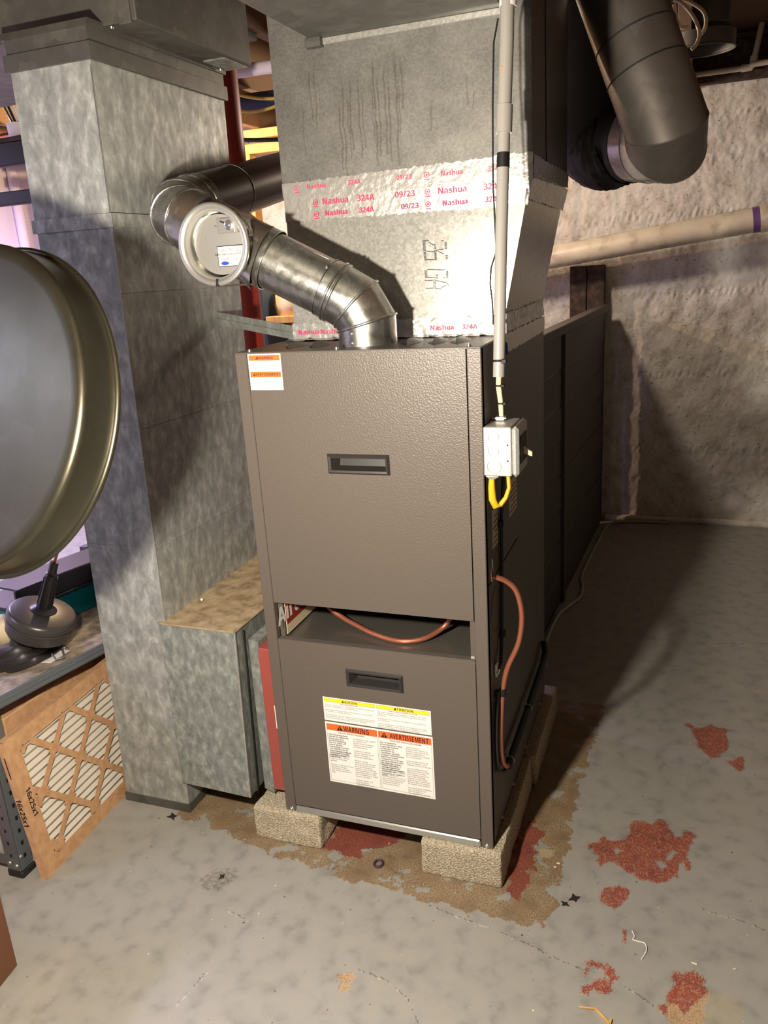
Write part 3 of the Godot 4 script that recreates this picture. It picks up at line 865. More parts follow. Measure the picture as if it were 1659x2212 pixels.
	# annual service label
	var l3 := plate(t, "service_warning_label", 0.139, 0.4195, 0.2155, 0.3905, 0.0002, M.white)
	plate(l3, "header_band", 0.1425, 0.2775, 0.367, 0.3855, 0.0005, M.orange, 0.0001)
	plate(l3, "header_band", 0.2805, 0.416, 0.367, 0.3855, 0.0005, M.orange, 0.0001)
	mb = MB.new()
	outline(mb, 0.1425, 0.2775, 0.221, 0.3855, 0.0006, 0.0006)
	outline(mb, 0.2805, 0.416, 0.221, 0.3855, 0.0006, 0.0006)
	part(l3, "border_line", mb, M.ink_soft)
	warning_triangle(l3, 0.1785, 0.3762, 0.0145, 0.0006)
	warning_triangle(l3, 0.296, 0.3762, 0.0145, 0.0006)
	lettering(l3, "WARNING", Transform3D(Basis().scaled(Vector3(0.86, 1.2, 1)), Vector3(0.2225, 0.3762, 0.0007)), 0.0165, M.ink, true)
	lettering(l3, "AVERTISSEMENT", Transform3D(Basis().scaled(Vector3(0.8, 1.22, 1)), Vector3(0.3595, 0.3762, 0.0007)), 0.0158, M.ink, true)
	lettering(l3, "ANNUAL SERVICE REQUIRED", at3(0.208, 0.3625, 0.0006), 0.0052, M.ink_soft, true)
	lettering(l3, "ENTRETIEN ANNUEL NÉCESSAIRE", at3(0.350, 0.3625, 0.0006), 0.0052, M.ink_soft, true)
	lettering(l3, "The following items should be inspected every year by a qualified heating service. (Shut off power before inspecting.) Correct any deficiencies at once. Failure to do so may result in injury, property damage or loss of life.", at3(0.1455, 0.3585, 0.0006), 0.0056, M.ink, true, 0.063)
	lettering(l3, "Heat Exchanger: Inspect for corrosion, pitting, warpage, cracks, deterioration, carbon build up and loose gaskets.\n \nBurner: Check for correct operation, proper combustion, oil leaks and replace burner oil filter.", at3(0.1455, 0.3105, 0.0006), 0.0054, M.ink_soft, false, 0.063)
	lettering(l3, "Combustion Flue: Inspect for restrictions, obstructions, excessive carbon build up and contamination.\n \nControls: Check for correct operation and proper settings, if manually adjustable.\n \nPeriodic visual inspections should also be made by the owner during the heating season. Call a qualified heating service to repair suspected deficiencies. (Do not attempt to make repairs yourself).\n \nFurther owner and heating service responsibilities are detailed in the furnace information provided with the furnace.", at3(0.2115, 0.3545, 0.0006), 0.0054, M.ink_soft, false, 0.064)
	lettering(l3, "Les composants suivants doivent être inspectés chaque année par un technicien de chauffage qualifié. (Couper l'alimentation électrique avant l'inspection.) Corriger immédiatement tous les défauts. Le non-respect de cette consigne pourrait causer des dommages matériels, des blessures ou même la mort.", at3(0.2835, 0.3585, 0.0006), 0.0056, M.ink, true, 0.064)
	lettering(l3, "Échangeur de chaleur: Vérifier la présence de corrosion, piqûres, fissures, déformations, carbone et joints dégradés.\n \nBrûleur: Vérifier le fonctionnement correct, la combustion, l'absence de fuite de combustible et remplacer le filtre à mazout du brûleur.", at3(0.2835, 0.299, 0.0006), 0.0052, M.ink_soft, false, 0.064)
	lettering(l3, "Conduit/tuyau d'évacuation: Vérifier la présence de restrictions, saletés, dégradation, accumulation de carbone et contamination.\n \nCommandes: Vérifier le fonctionnement et les réglages s'ils sont manuels.\n \nLe propriétaire devrait également effectuer des inspections visuelles périodiques pendant la saison de chauffage. Appeler un technicien qualifié pour réparer les défauts. (Ne pas essayer de réparer vous-même.)\n \nLes autres responsabilités du propriétaire sont décrites dans les renseignements fournis avec la fournaise.", at3(0.350, 0.3545, 0.0006), 0.0052, M.ink_soft, false, 0.064)
	# open strip between the doors
	mb = MB.new()
	mb.bar(0.005, 0.555, 0.596, 0.600, -0.34, -0.002)
	var vs := part(t, "burner_shelf", mb, M.vestibule)
	mb = MB.new()
	mb.bar(0.005, 0.555, 0.596, 0.78, -0.345, -0.34)
	part(vs, "rear_wall", mb, M.vestibule)
	mb = MB.new()
	mb.bar(0.006, 0.554, 0.60, 0.614, -0.34, -0.30, 0.002)
	part(vs, "rear_ledge", mb, M.dark)
	mb = MB.new()
	mb.bar(0.0, 0.56, 0.78, 0.784, -0.345, -0.02)
	part(vs, "burner_box_floor", mb, M.dark)
	mb = MB.new()
	mb.bar(0.0305, 0.043, 0.597, 0.72, -0.026, -0.0185, 0.0005)
	part(t, "door_flange", mb, M.taupe_flat)
	mb = MB.new()
	mb.bar(0.518, 0.5305, 0.597, 0.72, -0.014, -0.006, 0.0005)
	part(t, "door_flange", mb, M.taupe_flat)
	mb = MB.new()
	mb.bar(0.5185, 0.5275, 0.607, 0.6135, -0.006, -0.003, 0.0008)
	part(t, "door_clip", mb, M.pvc_grey)
	# name plate on the inner side wall
	mb = MB.new()
	mb.bar(0.0445, 0.046, 0.606, 0.735, -0.20, -0.026)
	var np := part(t, "name_plate", mb, M.cream, "red and cream name plate on inner wall")
	mb = MB.new()
	mb.bar(0.046, 0.0465, 0.632, 0.705, -0.198, -0.028)
	part(np, "red_band", mb, M.red_post)
	lettering(np, "Airtemp", Transform3D(Basis(Vector3.UP, PI / 2), Vector3(0.0467, 0.668, -0.105)), 0.062, M.white, true)
	# bright bottom rail and fixings
	mb = MB.new()
	mb.box(Transform3D(Basis(Vector3.RIGHT, -0.12), Vector3(0.28, 0.1105, 0.0)), Vector3(0.499, 0.019, 0.008), 0.003)
	part(t, "bottom_rail", mb, M.steel, "bright metal strip")
	for p in [Vector3(0.0185, 0.108, 0.0), Vector3(0.5455, 0.108, 0.0)]:
		mb = MB.new()
		mb.lathe(Transform3D(Basis(Vector3.RIGHT, PI / 2), p), [Vector2(0.006, 0.0), Vector2(0.006, 0.0012), Vector2(0.0042, 0.0014), Vector2(0.0042, 0.0045), Vector2(0.003, 0.0058), Vector2(0.0, 0.006)], 12)
		part(t, "screw", mb, M.steel)
	for p in [Vector3(0.032, H, -0.014), Vector3(0.531, H, -0.02), Vector3(0.075, H, -0.17), Vector3(0.24, H, -0.02)]:
		mb = MB.new()
		mb.lathe(Transform3D(Basis(), p), [Vector2(0.0055, 0.0), Vector2(0.0055, 0.0012), Vector2(0.004, 0.0014), Vector2(0.004, 0.005), Vector2(0.0, 0.006)], 10)
		part(t, "screw", mb, M.steel)
	for z in [-0.10, -0.24, -0.42, -0.66]:
		mb = MB.new()
		mb.lathe(Transform3D(Basis(Vector3.BACK, -PI / 2), Vector3(0.56, 0.118, z)), [Vector2(0.005, 0.0), Vector2(0.005, 0.001), Vector2(0.0035, 0.004), Vector2(0.0, 0.0045)], 10)
		part(side, "screw", mb, M.steel_dull)
	# knockout ring, slot and stickers on the right side
	mb = MB.new()
	var ring := []
	for k in 24: ring.append(Vector3(0.5602, 0.70 + sin(TAU * k / 24) * 0.055, -0.085 + cos(TAU * k / 24) * 0.05))
	mb.tube(ring, 0.0012, 6, true)
	part(side, "knockout_ring", mb, M.taupe_flat)
	mb = MB.new()
	var slot := []
	for k in 20: slot.append(Vector3(0.5604, 0.807 + sin(TAU * k / 20) * 0.027, -0.05 + cos(TAU * k / 20) * 0.009))
	mb.tube(slot, 0.0016, 6, true)
	part(side, "slot_rim", mb, M.steel)
	mb = MB.new()
	mb.bar(0.56, 0.5603, 0.784, 0.83, -0.058, -0.042)
	part(side, "slot_opening", mb, M.black)
	for s in [[0.85, 0.94, -0.12, -0.064], [0.866, 0.955, -0.34, -0.248]]:
		mb = MB.new()
		mb.bar(0.56, 0.5604, s[0], s[1], s[2], s[3])
		var st := part(t, "rating_sticker", mb, M.sticker)
		for k in 6:
			mb = MB.new()
			var y: float = s[0] + 0.008 + k * 0.012
			mb.bar(0.5604, 0.5605, y, y + 0.004, s[2] + 0.006, s[3] - 0.006 - 0.01 * (k % 3))
			part(st, "print_line", mb, M.ink_soft)

func blocks() -> void:
	var f := noise(FastNoiseLite.TYPE_SIMPLEX, 9.0, 91, 4)
	var g := noise(FastNoiseLite.TYPE_SIMPLEX, 60.0, 92, 3)
	var make := func(size: Vector3, sd: float, rough: float) -> MB:
		var mb := MB.new()
		var h := size * 0.5
		var at := func(p: Vector3) -> Vector3:
			var e := Vector3(clampf(p.x, -h.x + 0.008, h.x - 0.008), clampf(p.y, -h.y + 0.008, h.y - 0.008), clampf(p.z, -h.z + 0.008, h.z - 0.008))
			var d := (p - e)
			var o := e + d.normalized() * 0.008 if d.length() > 0.0 else p
			var q := o + Vector3(sd, sd * 2.0, 0)
			o += Vector3(g.get_noise_3dv(q), 0.0, g.get_noise_3dv(q + Vector3(5, 0, 0))) * 0.002
			o += Vector3(f.get_noise_3dv(q), f.get_noise_3dv(q + Vector3(0, 3, 0)) * 0.3 * float(p.y < h.y - 0.001 and p.y > -h.y + 0.001), f.get_noise_3dv(q + Vector3(7, 0, 0))) * rough
			return o
		for s in [-1.0, 1.0]:
			mb.sheet(28, 12, func(u: float, v: float) -> Vector3: return at.call(Vector3(lerpf(-h.x, h.x, u), lerpf(-h.y, h.y, v), h.z * s)), Vector3(0, 0, s))
			mb.sheet(44, 12, func(u: float, v: float) -> Vector3: return at.call(Vector3(h.x * s, lerpf(-h.y, h.y, v), lerpf(-h.z, h.z, u))), Vector3(s, 0, 0))
			mb.sheet(28, 44, func(u: float, v: float) -> Vector3: return at.call(Vector3(lerpf(-h.x, h.x, u), h.y * s, lerpf(-h.z, h.z, v))), Vector3(0, s, 0))
		return mb
	var names := [["pale concrete block under the furnace's right front corner", Vector3(0.481, 0.05, -0.19), Vector3(0.205, 0.1, 0.412), 0.0025], ["concrete block behind the one under the right front corner", Vector3(0.49, 0.05, -0.612), Vector3(0.208, 0.1, 0.412), 0.0025], ["rough rounded concrete block under the furnace's left front corner", Vector3(0.0, 0.05, -0.19), Vector3(0.196, 0.1, 0.40), 0.007], ["rough concrete block at the furnace's left rear corner", Vector3(0.0, 0.05, -0.60), Vector3(0.2, 0.1, 0.40), 0.006]]
	for k in 4:
		var mb: MB = make.call(names[k][2], k * 3.3, names[k][3])
		var o := solo("concrete_block", mb, M.block, names[k][0], "block", "blocks under the furnace")
		o.position = names[k][1]

# a strip of crinkled foil tape between four corners (a b c d round), raised along n
func tape(parent: Node3D, a: Vector3, b: Vector3, c: Vector3, d: Vector3, nrm: Vector3, nu: int, nv: int, amp: float, sd: int) -> MeshInstance3D:
	var f := noise(FastNoiseLite.TYPE_SIMPLEX, 26.0, sd, 3)
	f.fractal_type = FastNoiseLite.FRACTAL_RIDGED
	var mb := MB.new()
	mb.sheet(nu, nv, func(u: float, v: float) -> Vector3:
		var p := a.lerp(b, u).lerp(d.lerp(c, u), v)
		var e := (b - a).normalized()
		var h := f.get_noise_3dv(p * 1.2) * 0.5 + 0.5
		var rag := f.get_noise_2d(p.dot(e) * 3.0, float(v > 0.5) * 7.0) * 0.004 * (absf(v - 0.5) * 2.0)
		return p + nrm * (0.0008 + amp * h) + (d - a).normalized() * rag, nrm)
	return part(parent, "foil_tape", mb, M.foil)

func tape_print(parent: Node3D, s: String, x: float, y: float, z: float, h: float) -> void:
	lettering(parent, s, at3(x, y, z), h, M.tape_ink, true, 0.0, 0.0003)

func tape_seal(parent: Node3D, x: float, y: float, z: float) -> void:
	var mb := MB.new()
	mb.lathe(Transform3D(Basis(Vector3.RIGHT, PI / 2), Vector3(x, y, z)), [Vector2(0.0045, 0.0), Vector2(0.0045, 0.0003), Vector2(0.0062, 0.0003), Vector2(0.0062, 0.0)], 16)
	mb.bar(x - 0.002, x + 0.002, y - 0.002, y + 0.002, z, z + 0.0003)
	mb.bar(x - 0.006, x + 0.006, y - 0.0105, y - 0.0085, z, z + 0.0003)
	part(parent, "printed_seal", mb, M.tape_ink)

func supply_duct() -> void:
	var zf := -0.25
	var zb := -0.78
	# transition from the furnace top to the plenum, its right side flared
	var t := thing("transition_duct", "flared galvanized duct rising from the furnace top to the plenum", "duct", Vector3(0.29, 1.302, -0.5))
	var mb := MB.new()
	var lo := [Vector3(0.03, 1.302, zf), Vector3(0.555, 1.302, zf), Vector3(0.555, 1.302, -0.755), Vector3(0.03, 1.302, -0.755)]
	var mid := [Vector3(0.03, 1.335, zf), Vector3(0.555, 1.335, zf), Vector3(0.555, 1.335, -0.755), Vector3(0.03, 1.335, -0.755)]
	var hi := [Vector3(0.034, 1.645, zf - 0.004), Vector3(0.617, 1.645, zf - 0.004), Vector3(0.617, 1.645, zb), Vector3(0.034, 1.645, zb)]
	mb.hexa(lo + mid)
	mb.hexa(mid + hi)
	var bod := part(t, "body", mb, M.galv_new)
	# corner seam on the flared edge
	mb = MB.new()
	mb.beam(Vector3(0.5545, 1.34, zf + 0.001), Vector3(0.6165, 1.64, zf - 0.002), 0.004, 0.004)
	part(t, "corner_seam", mb, M.galv_new)
	var tp := tape(t, Vector3(0.026, 1.299, zf), Vector3(0.56, 1.299, zf), Vector3(0.56, 1.346, zf), Vector3(0.026, 1.342, zf), Vector3.BACK, 110, 8, 0.003, 101)
	for x in [0.07, 0.13, 0.41, 0.475]: tape_print(tp, "Nashua" if x < 0.45 else "324A", x, 1.322, zf + 0.0055, 0.016)
	tape(t, Vector3(0.026, 1.3028, zf + 0.035), Vector3(0.56, 1.3028, zf + 0.03), Vector3(0.56, 1.3028, zf), Vector3(0.026, 1.3028, zf), Vector3.UP, 110, 6, 0.003, 102)
	tape(t, Vector3(0.5602, 1.262, zf + 0.025), Vector3(0.5602, 1.262, -0.758), Vector3(0.5602, 1.304, -0.758), Vector3(0.5602, 1.304, zf + 0.025), Vector3.RIGHT, 90, 8, 0.003, 103)
	tape(t, Vector3(0.5602, 1.303, zf + 0.02), Vector3(0.5602, 1.303, -0.758), Vector3(0.556, 1.345, -0.75), Vector3(0.556, 1.345, zf), Vector3(0.7, 0.7, 0), 90, 6, 0.006, 104)
	# ink-jet mark sprayed sideways on the sheet: dots along strokes, in hundredths of the mark's box
	mb = MB.new()
	var strokes := [[320, 270, 335, 580], [375, 270, 385, 570], [340, 640, 345, 840], [385, 640, 390, 870], [420, 270, 520, 262], [550, 320, 700, 400], [745, 380, 745, 510], [430, 595, 690, 605], [730, 580, 735, 870], [775, 580, 770, 850], [430, 860, 690, 860], [810, 560, 1040, 525], [860, 600, 1030, 670], [1110, 310, 1110, 510], [1155, 310, 1155, 510], [1000, 265, 1040, 255], [1125, 730, 1130, 830], [1165, 730, 1165, 830], [350, 1220, 360, 1440], [400, 1220, 405, 1440], [440, 1170, 1050, 1180], [440, 1430, 700, 1440], [745, 1340, 745, 1450], [790, 1340, 790, 1450], [1130, 1220, 1130, 1400], [1165, 1220, 1165, 1410], [1020, 1420, 1060, 1440], [350, 1525, 600, 1525], [650, 1510, 650, 1790], [695, 1510, 700, 1790], [740, 1520, 1090, 1590], [360, 1785, 600, 1770], [740, 1780, 900, 1790], [930, 1740, 1090, 1680], [1140, 1610, 1180, 1670]]
	for s in strokes:
		var a := Vector2(s[0], s[1])
		var b := Vector2(s[2], s[3])
		var k := maxi(1, int(a.distance_to(b) / 36.0))
		for i in k + 1:
			var p := a.lerp(b, float(i) / k)
			# the mark spans x .372-.434 and y 1.415-1.515 on the sheet
			var x := 0.372 + (p.x - 320.0) / 860.0 * 0.056
			var y := 1.516 - (p.y - 250.0) / 1550.0 * 0.106 - (p.x - 320.0) / 860.0 * 0.004
			mb.bar(x - 0.0009, x + 0.0009, y - 0.0008, y + 0.0008, zf - 0.004, zf + 0.0004)
	part(t, "printed_mark", mb, M.ink)

	# plenum above
	t = thing("supply_plenum", "tall dull galvanized plenum box with brown drip stains above the furnace", "duct", Vector3(0.33, 1.645, -0.5))
	mb = MB.new()
	mb.hexa([Vector3(0.033, 1.645, zf), Vector3(0.62, 1.645, zf), Vector3(0.62, 1.645, zb), Vector3(0.033, 1.645, zb), Vector3(0.031, 2.165, zf), Vector3(0.62, 2.165, zf), Vector3(0.62, 2.165, zb), Vector3(0.031, 2.165, zb)])
	part(t, "body", mb, M.galv_plain)
	# face sheet carrying the drip stains
	mb = MB.new()
	mb.quad(Vector3(0.033, 1.645, zf + 0.0008), Vector3(0.62, 1.645, zf + 0.0008), Vector3(0.62, 2.165, zf + 0.0008), Vector3(0.031, 2.165, zf + 0.0008), Vector3.BACK)
	part(t, "front_sheet", mb, stained_sheet())
	mb = MB.new()
	mb.beam(Vector3(0.6205, 1.66, -0.43), Vector3(0.6205, 2.16, -0.41), 0.003, 0.003)
	part(t, "side_seam", mb, M.dark)
	var tt := tape(t, Vector3(0.032, 1.634, zf), Vector3(0.622, 1.62, zf), Vector3(0.622, 1.676, zf), Vector3(0.032, 1.663, zf), Vector3.BACK, 120, 8, 0.0014, 105)
	var tu := tape(t, Vector3(0.032, 1.58, zf - 0.003), Vector3(0.61, 1.572, zf - 0.003), Vector3(0.62, 1.628, zf), Vector3(0.034, 1.64, zf), Vector3.BACK, 120, 8, 0.0012, 106)
	tape(t, Vector3(0.6205, 1.625, zf), Vector3(0.6205, 1.635, zb), Vector3(0.6205, 1.672, zb), Vector3(0.6205, 1.672, zf), Vector3.RIGHT, 60, 6, 0.003, 107)
	tape(t, Vector3(0.606, 1.585, zf), Vector3(0.606, 1.58, zb), Vector3(0.6205, 1.632, zb), Vector3(0.6205, 1.632, zf), Vector3.RIGHT, 60, 6, 0.003, 108)
	for r in [[tt, 1.652, 0.012, [["Nashua", 0.12], ["324A", 0.215], ["09/23", 0.335], ["Nashua", 0.445], ["324A", 0.54]]], [tu, 1.617, 0.016, [["Nashua", 0.165], ["324A", 0.24], ["09/23", 0.335], ["Nashua", 0.445], ["324A", 0.535]]], [tu, 1.591, 0.014, [["Nashua", 0.165], ["324A", 0.24], ["09/23", 0.345], ["Nashua", 0.45], ["324A", 0.535]]]]:
		for w in r[3]:
			tape_print(r[0], w[0], w[1], r[1] - 0.004 * (w[1] - 0.3), zf + 0.0024, r[2] * 1.15)
		tape_seal(r[0], 0.115 if r[2] > 0.013 else 0.07, r[1], zf + 0.0022)
		tape_seal(r[0], 0.388, r[1], zf + 0.0022)

	# main trunk overhead, running towards the viewer
	t = thing("supply_main_duct", "wide galvanized trunk duct overhead running out from the plenum", "duct", Vector3(0.35, 1.95, 0.3))
	mb = MB.new()
	mb.bar(0.135, 0.565, 1.95, 2.165, zf + 0.001, 1.1, 0.003)
	part(t, "body", mb, M.galv_dull)
	mb = MB.new()
	mb.bar(0.14, 0.565, 1.937, 1.95, zf + 0.001, zf + 0.006, 0.001)
	part(t, "joint_flange", mb, M.galv_new)
	mb = MB.new()
	mb.bar(0.128, 0.165, 1.932, 1.951, zf + 0.001, zf + 0.02, 0.001)
	part(t, "corner_tab", mb, M.galv_dull)

func stained_sheet() -> StandardMaterial3D:
	var N := 768
	var im := Image.create(N, N, false, Image.FORMAT_RGB8)
	var f := noise(FastNoiseLite.TYPE_CELLULAR, 0.09, 111, 1)
	f.cellular_return_type = FastNoiseLite.RETURN_CELL_VALUE
	var g := noise(FastNoiseLite.TYPE_SIMPLEX, 0.006, 112, 4)
	for j in N:
		for i in N:
			var s := 0.46 + f.get_noise_2d(i * 2.0, j * 2.0) * 0.03 + g.get_noise_2d(i, j) * 0.04
			im.set_pixel(i, j, Color(s * 1.01, s, s * 0.955))
	# runs of brown water: x across the sheet 0-1, top and bottom as heights in metres, width in pixels
	var runs := [[0.155, 1.9, 1.79, 2], [0.175, 1.91, 1.77, 2], [0.19, 1.88, 1.81, 1], [0.115, 1.84, 1.72, 2], [0.27, 1.83, 1.68, 3], [0.285, 1.86, 1.66, 3], [0.305, 1.84, 1.7, 2], [0.315, 1.88, 1.72, 3], [0.35, 1.87, 1.70, 3], [0.365, 1.84, 1.72, 2], [0.405, 1.86, 1.74, 2], [0.415, 1.9, 1.68, 4], [0.43, 1.87, 1.70, 3], [0.455, 1.88, 1.7, 3], [0.47, 1.86, 1.685, 3], [0.5, 1.9, 1.675, 4], [0.51, 1.87, 1.74, 2], [0.525, 1.89, 1.79, 3], [0.77, 1.84, 1.78, 3], [0.79, 1.83, 1.77, 2], [0.63, 1.8, 1.74, 4]]
	for r in runs:
		var y0 := int((2.165 - r[1]) / 0.52 * N)
		var y1 := int((2.165 - r[2]) / 0.52 * N)
		for j in range(y0, y1):
			var x: float = r[0] * N + g.get_noise_2d(r[0] * 900.0, j * 1.5) * 5.0
			var fade := minf(1.0, float(j - y0) / 40.0)
			for w in range(-4, 5):
				var k := clampf(1.0 - absf(w) / (r[3] * 1.3), 0.0, 1.0) * fade * (0.5 + 0.3 * g.get_noise_2d(j * 3.0, r[0] * 500.0))
				if k <= 0.0: continue
				var ix := clampi(int(x) + w, 0, N - 1)
				im.set_pixel(ix, j, im.get_pixel(ix, j).lerp(rgb(70, 62, 50), k * 0.85))
	var m := mat(Color.WHITE, 0.5, 0.55)
	m.albedo_texture = ImageTexture.create_from_image(im)
	m.texture_repeat = false
	return m

# left duct leans a little: x shifts with height
func lean(y: float) -> float:
	return 0.024 * (y - 0.8)

func return_duct() -> void:
	var t := thing("return_duct", "tall mottled galvanized return duct standing left of the furnace", "duct", Vector3(-0.44, 0.0, -0.3))
	var xl := -0.532
	var xr := -0.316
	var z0 := -0.58
	var z1 := -0.03
	var sect := func(y0: float, y1: float, g: float, b: float) -> MB:
		var mb := MB.new()
		mb.hexa([Vector3(xl - g + lean(y0), y0, z1 + g), Vector3(xr + g + lean(y0), y0, z1 + g), Vector3(xr + g + lean(y0), y0, z0 - g), Vector3(xl - g + lean(y0), y0, z0 - g), Vector3(xl - g + lean(y1), y1, z1 + g + b), Vector3(xr + g + lean(y1), y1, z1 + g + b), Vector3(xr + g + lean(y1), y1, z0 - g), Vector3(xl - g + lean(y1), y1, z0 - g)])
		return mb
	part(t, "lower_length", sect.call(0.0, 1.60, 0.0, 0.0), M.galv_old)
	part(t, "upper_length", sect.call(1.60, 1.95, 0.0015, 0.0), M.galv_old)
	part(t, "base_band", sect.call(0.0, 0.026, 0.004, 0.0), M.galv_dull)
	part(t, "joint_band", sect.call(1.588, 1.618, 0.007, 0.0), M.galv_old)
	part(t, "top_band", sect.call(1.928, 1.962, 0.010, 0.0), M.galv_dull)
	part(t, "top_band", sect.call(1.962, 1.992, 0.004, 0.0), M.galv_dull)
	part(t, "top_band", sect.call(1.992, 2.006, 0.010, -0.004), M.galv_dull)
	# standing cross seams on the faces
	for s in [[1.122, 0.0], [0.806, 0.0], [1.446, 0.0], [0.43, 0.0], [0.22, 0.0]]:
		var mb := MB.new()
		var y: float = s[0]
		mb.beam(Vector3(xr + lean(y), y, z1 - 0.002), Vector3(xr + lean(y), y - 0.006, z0), 0.0022, 0.007)
		mb.beam(Vector3(xl + lean(y), y, z1), Vector3(xr + lean(y), y, z1), 0.0018, 0.006)
		part(t, "cross_seam", mb, M.galv_old)
	var mb := MB.new()
	mb.beam(Vector3(xr + lean(0.03), 0.03, z1), Vector3(xr + lean(1.92), 1.92, z1), 0.003, 0.003, Vector3.BACK)
	part(t, "corner_seam", mb, M.galv_new)

	# trunk overhead at the left
	t = thing("return_main_duct", "dull galvanized trunk duct overhead on top of the return duct", "duct", Vector3(-0.9, 2.0, -0.33))
	mb = MB.new()
	mb.bar(-1.7, -0.19, 2.0, 2.165, -0.58, -0.075, 0.003)
	part(t, "body", mb, M.galv_dull)
	mb = MB.new()
	mb.bar(-0.232, -0.2, 1.994, 2.165, -0.082, -0.068, 0.002)
	part(t, "joint_cleat", mb, M.galv_dull)
	mb = MB.new()
	mb.bar(-0.3, -0.2, 2.165, 2.2, -0.5, -0.2)
	part(t, "hanger_box", mb, M.galv_dull)
	mb = MB.new()
	mb.bar(-0.262, -0.198, 1.996, 2.0, -0.572, -0.45, 0.001)
	part(t, "bottom_tab", mb, M.galv_boot)
	for p in [Vector3(-0.262, 1.998, -0.085), Vector3(-0.27, 1.998, -0.55)]:
		mb = MB.new()
		mb.lathe(Transform3D(Basis(Vector3.RIGHT, PI), p), [Vector2(0.005, 0), Vector2(0.004, 0.004), Vector2(0, 0.005)], 8)
		part(t, "screw", mb, M.steel)

	# boot at the foot, with its dusty top
	t = thing("return_boot", "low galvanized box with dusty brown top between return duct and furnace", "duct", Vector3(-0.22, 0.1, -0.3))
	mb = MB.new()
	mb.hexa([Vector3(-0.331, 0.106, -0.021), Vector3(-0.120, 0.099, -0.021), Vector3(-0.115, 0.099, -0.555), Vector3(-0.331, 0.106, -0.555), Vector3(-0.319, 0.6, -0.021), Vector3(-0.104, 0.598, -0.021), Vector3(-0.100, 0.598, -0.555), Vector3(-0.319, 0.6, -0.555)])
	part(t, "body", mb, M.galv_boot)
	mb = MB.new()
	mb.hexa([Vector3(-0.338, 0.106, -0.028), Vector3(-0.118, 0.0985, -0.028), Vector3(-0.118, 0.0985, -0.019), Vector3(-0.338, 0.106, -0.019), Vector3(-0.333, 0.601, -0.028), Vector3(-0.1035, 0.599, -0.028), Vector3(-0.1035, 0.599, -0.019), Vector3(-0.333, 0.601, -0.019)])
	part(t, "face_plate", mb, M.galv_boot)
	mb = MB.new()
	mb.hexa([Vector3(-0.336, 0.599, -0.017), Vector3(-0.101, 0.597, -0.017), Vector3(-0.098, 0.597, -0.556), Vector3(-0.32, 0.599, -0.556), Vector3(-0.336, 0.6025, -0.017), Vector3(-0.101, 0.6005, -0.017), Vector3(-0.098, 0.6005, -0.556), Vector3(-0.32, 0.6025, -0.556)])
	part(t, "top_sheet", mb, M.boot_top, "brown dusty sheet")
	mb = MB.new()
	mb.beam(Vector3(-0.103, 0.6, -0.019), Vector3(-0.119, 0.1, -0.019), 0.004, 0.004, Vector3.BACK)
	mb.beam(Vector3(-0.336, 0.601, -0.019), Vector3(-0.103, 0.599, -0.019), 0.003, 0.003)
	part(t, "edge_seam", mb, M.galv_new)
	mb = MB.new()
	mb.beam(Vector3(-0.1, 0.59, -0.052), Vector3(-0.115, 0.1, -0.052), 0.003, 0.006, Vector3.BACK)
	part(t, "standing_seam", mb, M.galv_dull)
	mb = MB.new()
	mb.beam(Vector3(-0.297, 0.603, -0.175), Vector3(-0.288, 0.612, -0.16), 0.004, 0.004)
	part(t, "screw", mb, M.steel)

	# red filter rack joining the boot to the furnace
	t = thing("filter_rack", "narrow red metal filter rack with white sticker beside the furnace", "filter rack", Vector3(-0.03, 0.1, -0.3))
	mb = MB.new()
	mb.bar(-0.052, -0.002, 0.128, 0.552, -0.53, -0.035, 0.002)
	part(t, "body", mb, M.red_metal)
	mb = MB.new()
	mb.bar(-0.022, -0.007, 0.322, 0.39, -0.035, -0.0345)
	part(t, "sticker", mb, M.white)
	mb = MB.new()
	mb.lathe(Transform3D(Basis(Vector3.RIGHT, PI / 2), Vector3(-0.018, 0.138, -0.035)), [Vector2(0.004, 0), Vector2(0.003, 0.003), Vector2(0, 0.004)], 8)
	part(t, "screw", mb, M.steel)
	mb = MB.new()
	mb.hexa([Vector3(-0.086, 0.118, -0.045), Vector3(-0.054, 0.112, -0.04), Vector3(-0.054, 0.112, -0.53), Vector3(-0.086, 0.118, -0.53), Vector3(-0.082, 0.568, -0.045), Vector3(-0.052, 0.566, -0.04), Vector3(-0.052, 0.566, -0.53), Vector3(-0.082, 0.568, -0.53)])
	part(t, "flange", mb, M.galv_boot)
	mb = MB.new()
	mb.bar(-0.101, -0.08, 0.13, 0.54, -0.52, -0.075, 0.002)
	part(t, "flange_throat", mb, M.galv_dull)
	for y in [0.5, 0.145]:
		mb = MB.new()
		mb.lathe(Transform3D(Basis(Vector3.RIGHT, PI / 2), Vector3(-0.062, y, -0.0405)), [Vector2(0.005, 0), Vector2(0.004, 0.003), Vector2(0, 0.004)], 8)
		part(t, "screw", mb, M.steel)

func bead(parent: Node3D, loop: Array, r: float, m: Material, called := "bead") -> void:
	var mb := MB.new()
	mb.tube(loop, r, 8, true)
	part(parent, called, mb, m)

func circle(c: Vector3, axis: Vector3, r: float, k := 36) -> Array:
	var u := (Vector3.UP if absf(axis.y) < 0.9 else Vector3.RIGHT)
	u = (u - axis * u.dot(axis)).normalized()
	var w := axis.cross(u)
	var l := []
	for i in k: l.append(c + (u * cos(TAU * i / k) + w * sin(TAU * i / k)) * r)
	return l

func basis_to(axis: Vector3) -> Basis:   # local y along axis
	var y := axis.normalized()
	var x := (Vector3.RIGHT if absf(y.x) < 0.9 else Vector3.UP).cross(y).normalized()
	return Basis(x, y, x.cross(y))

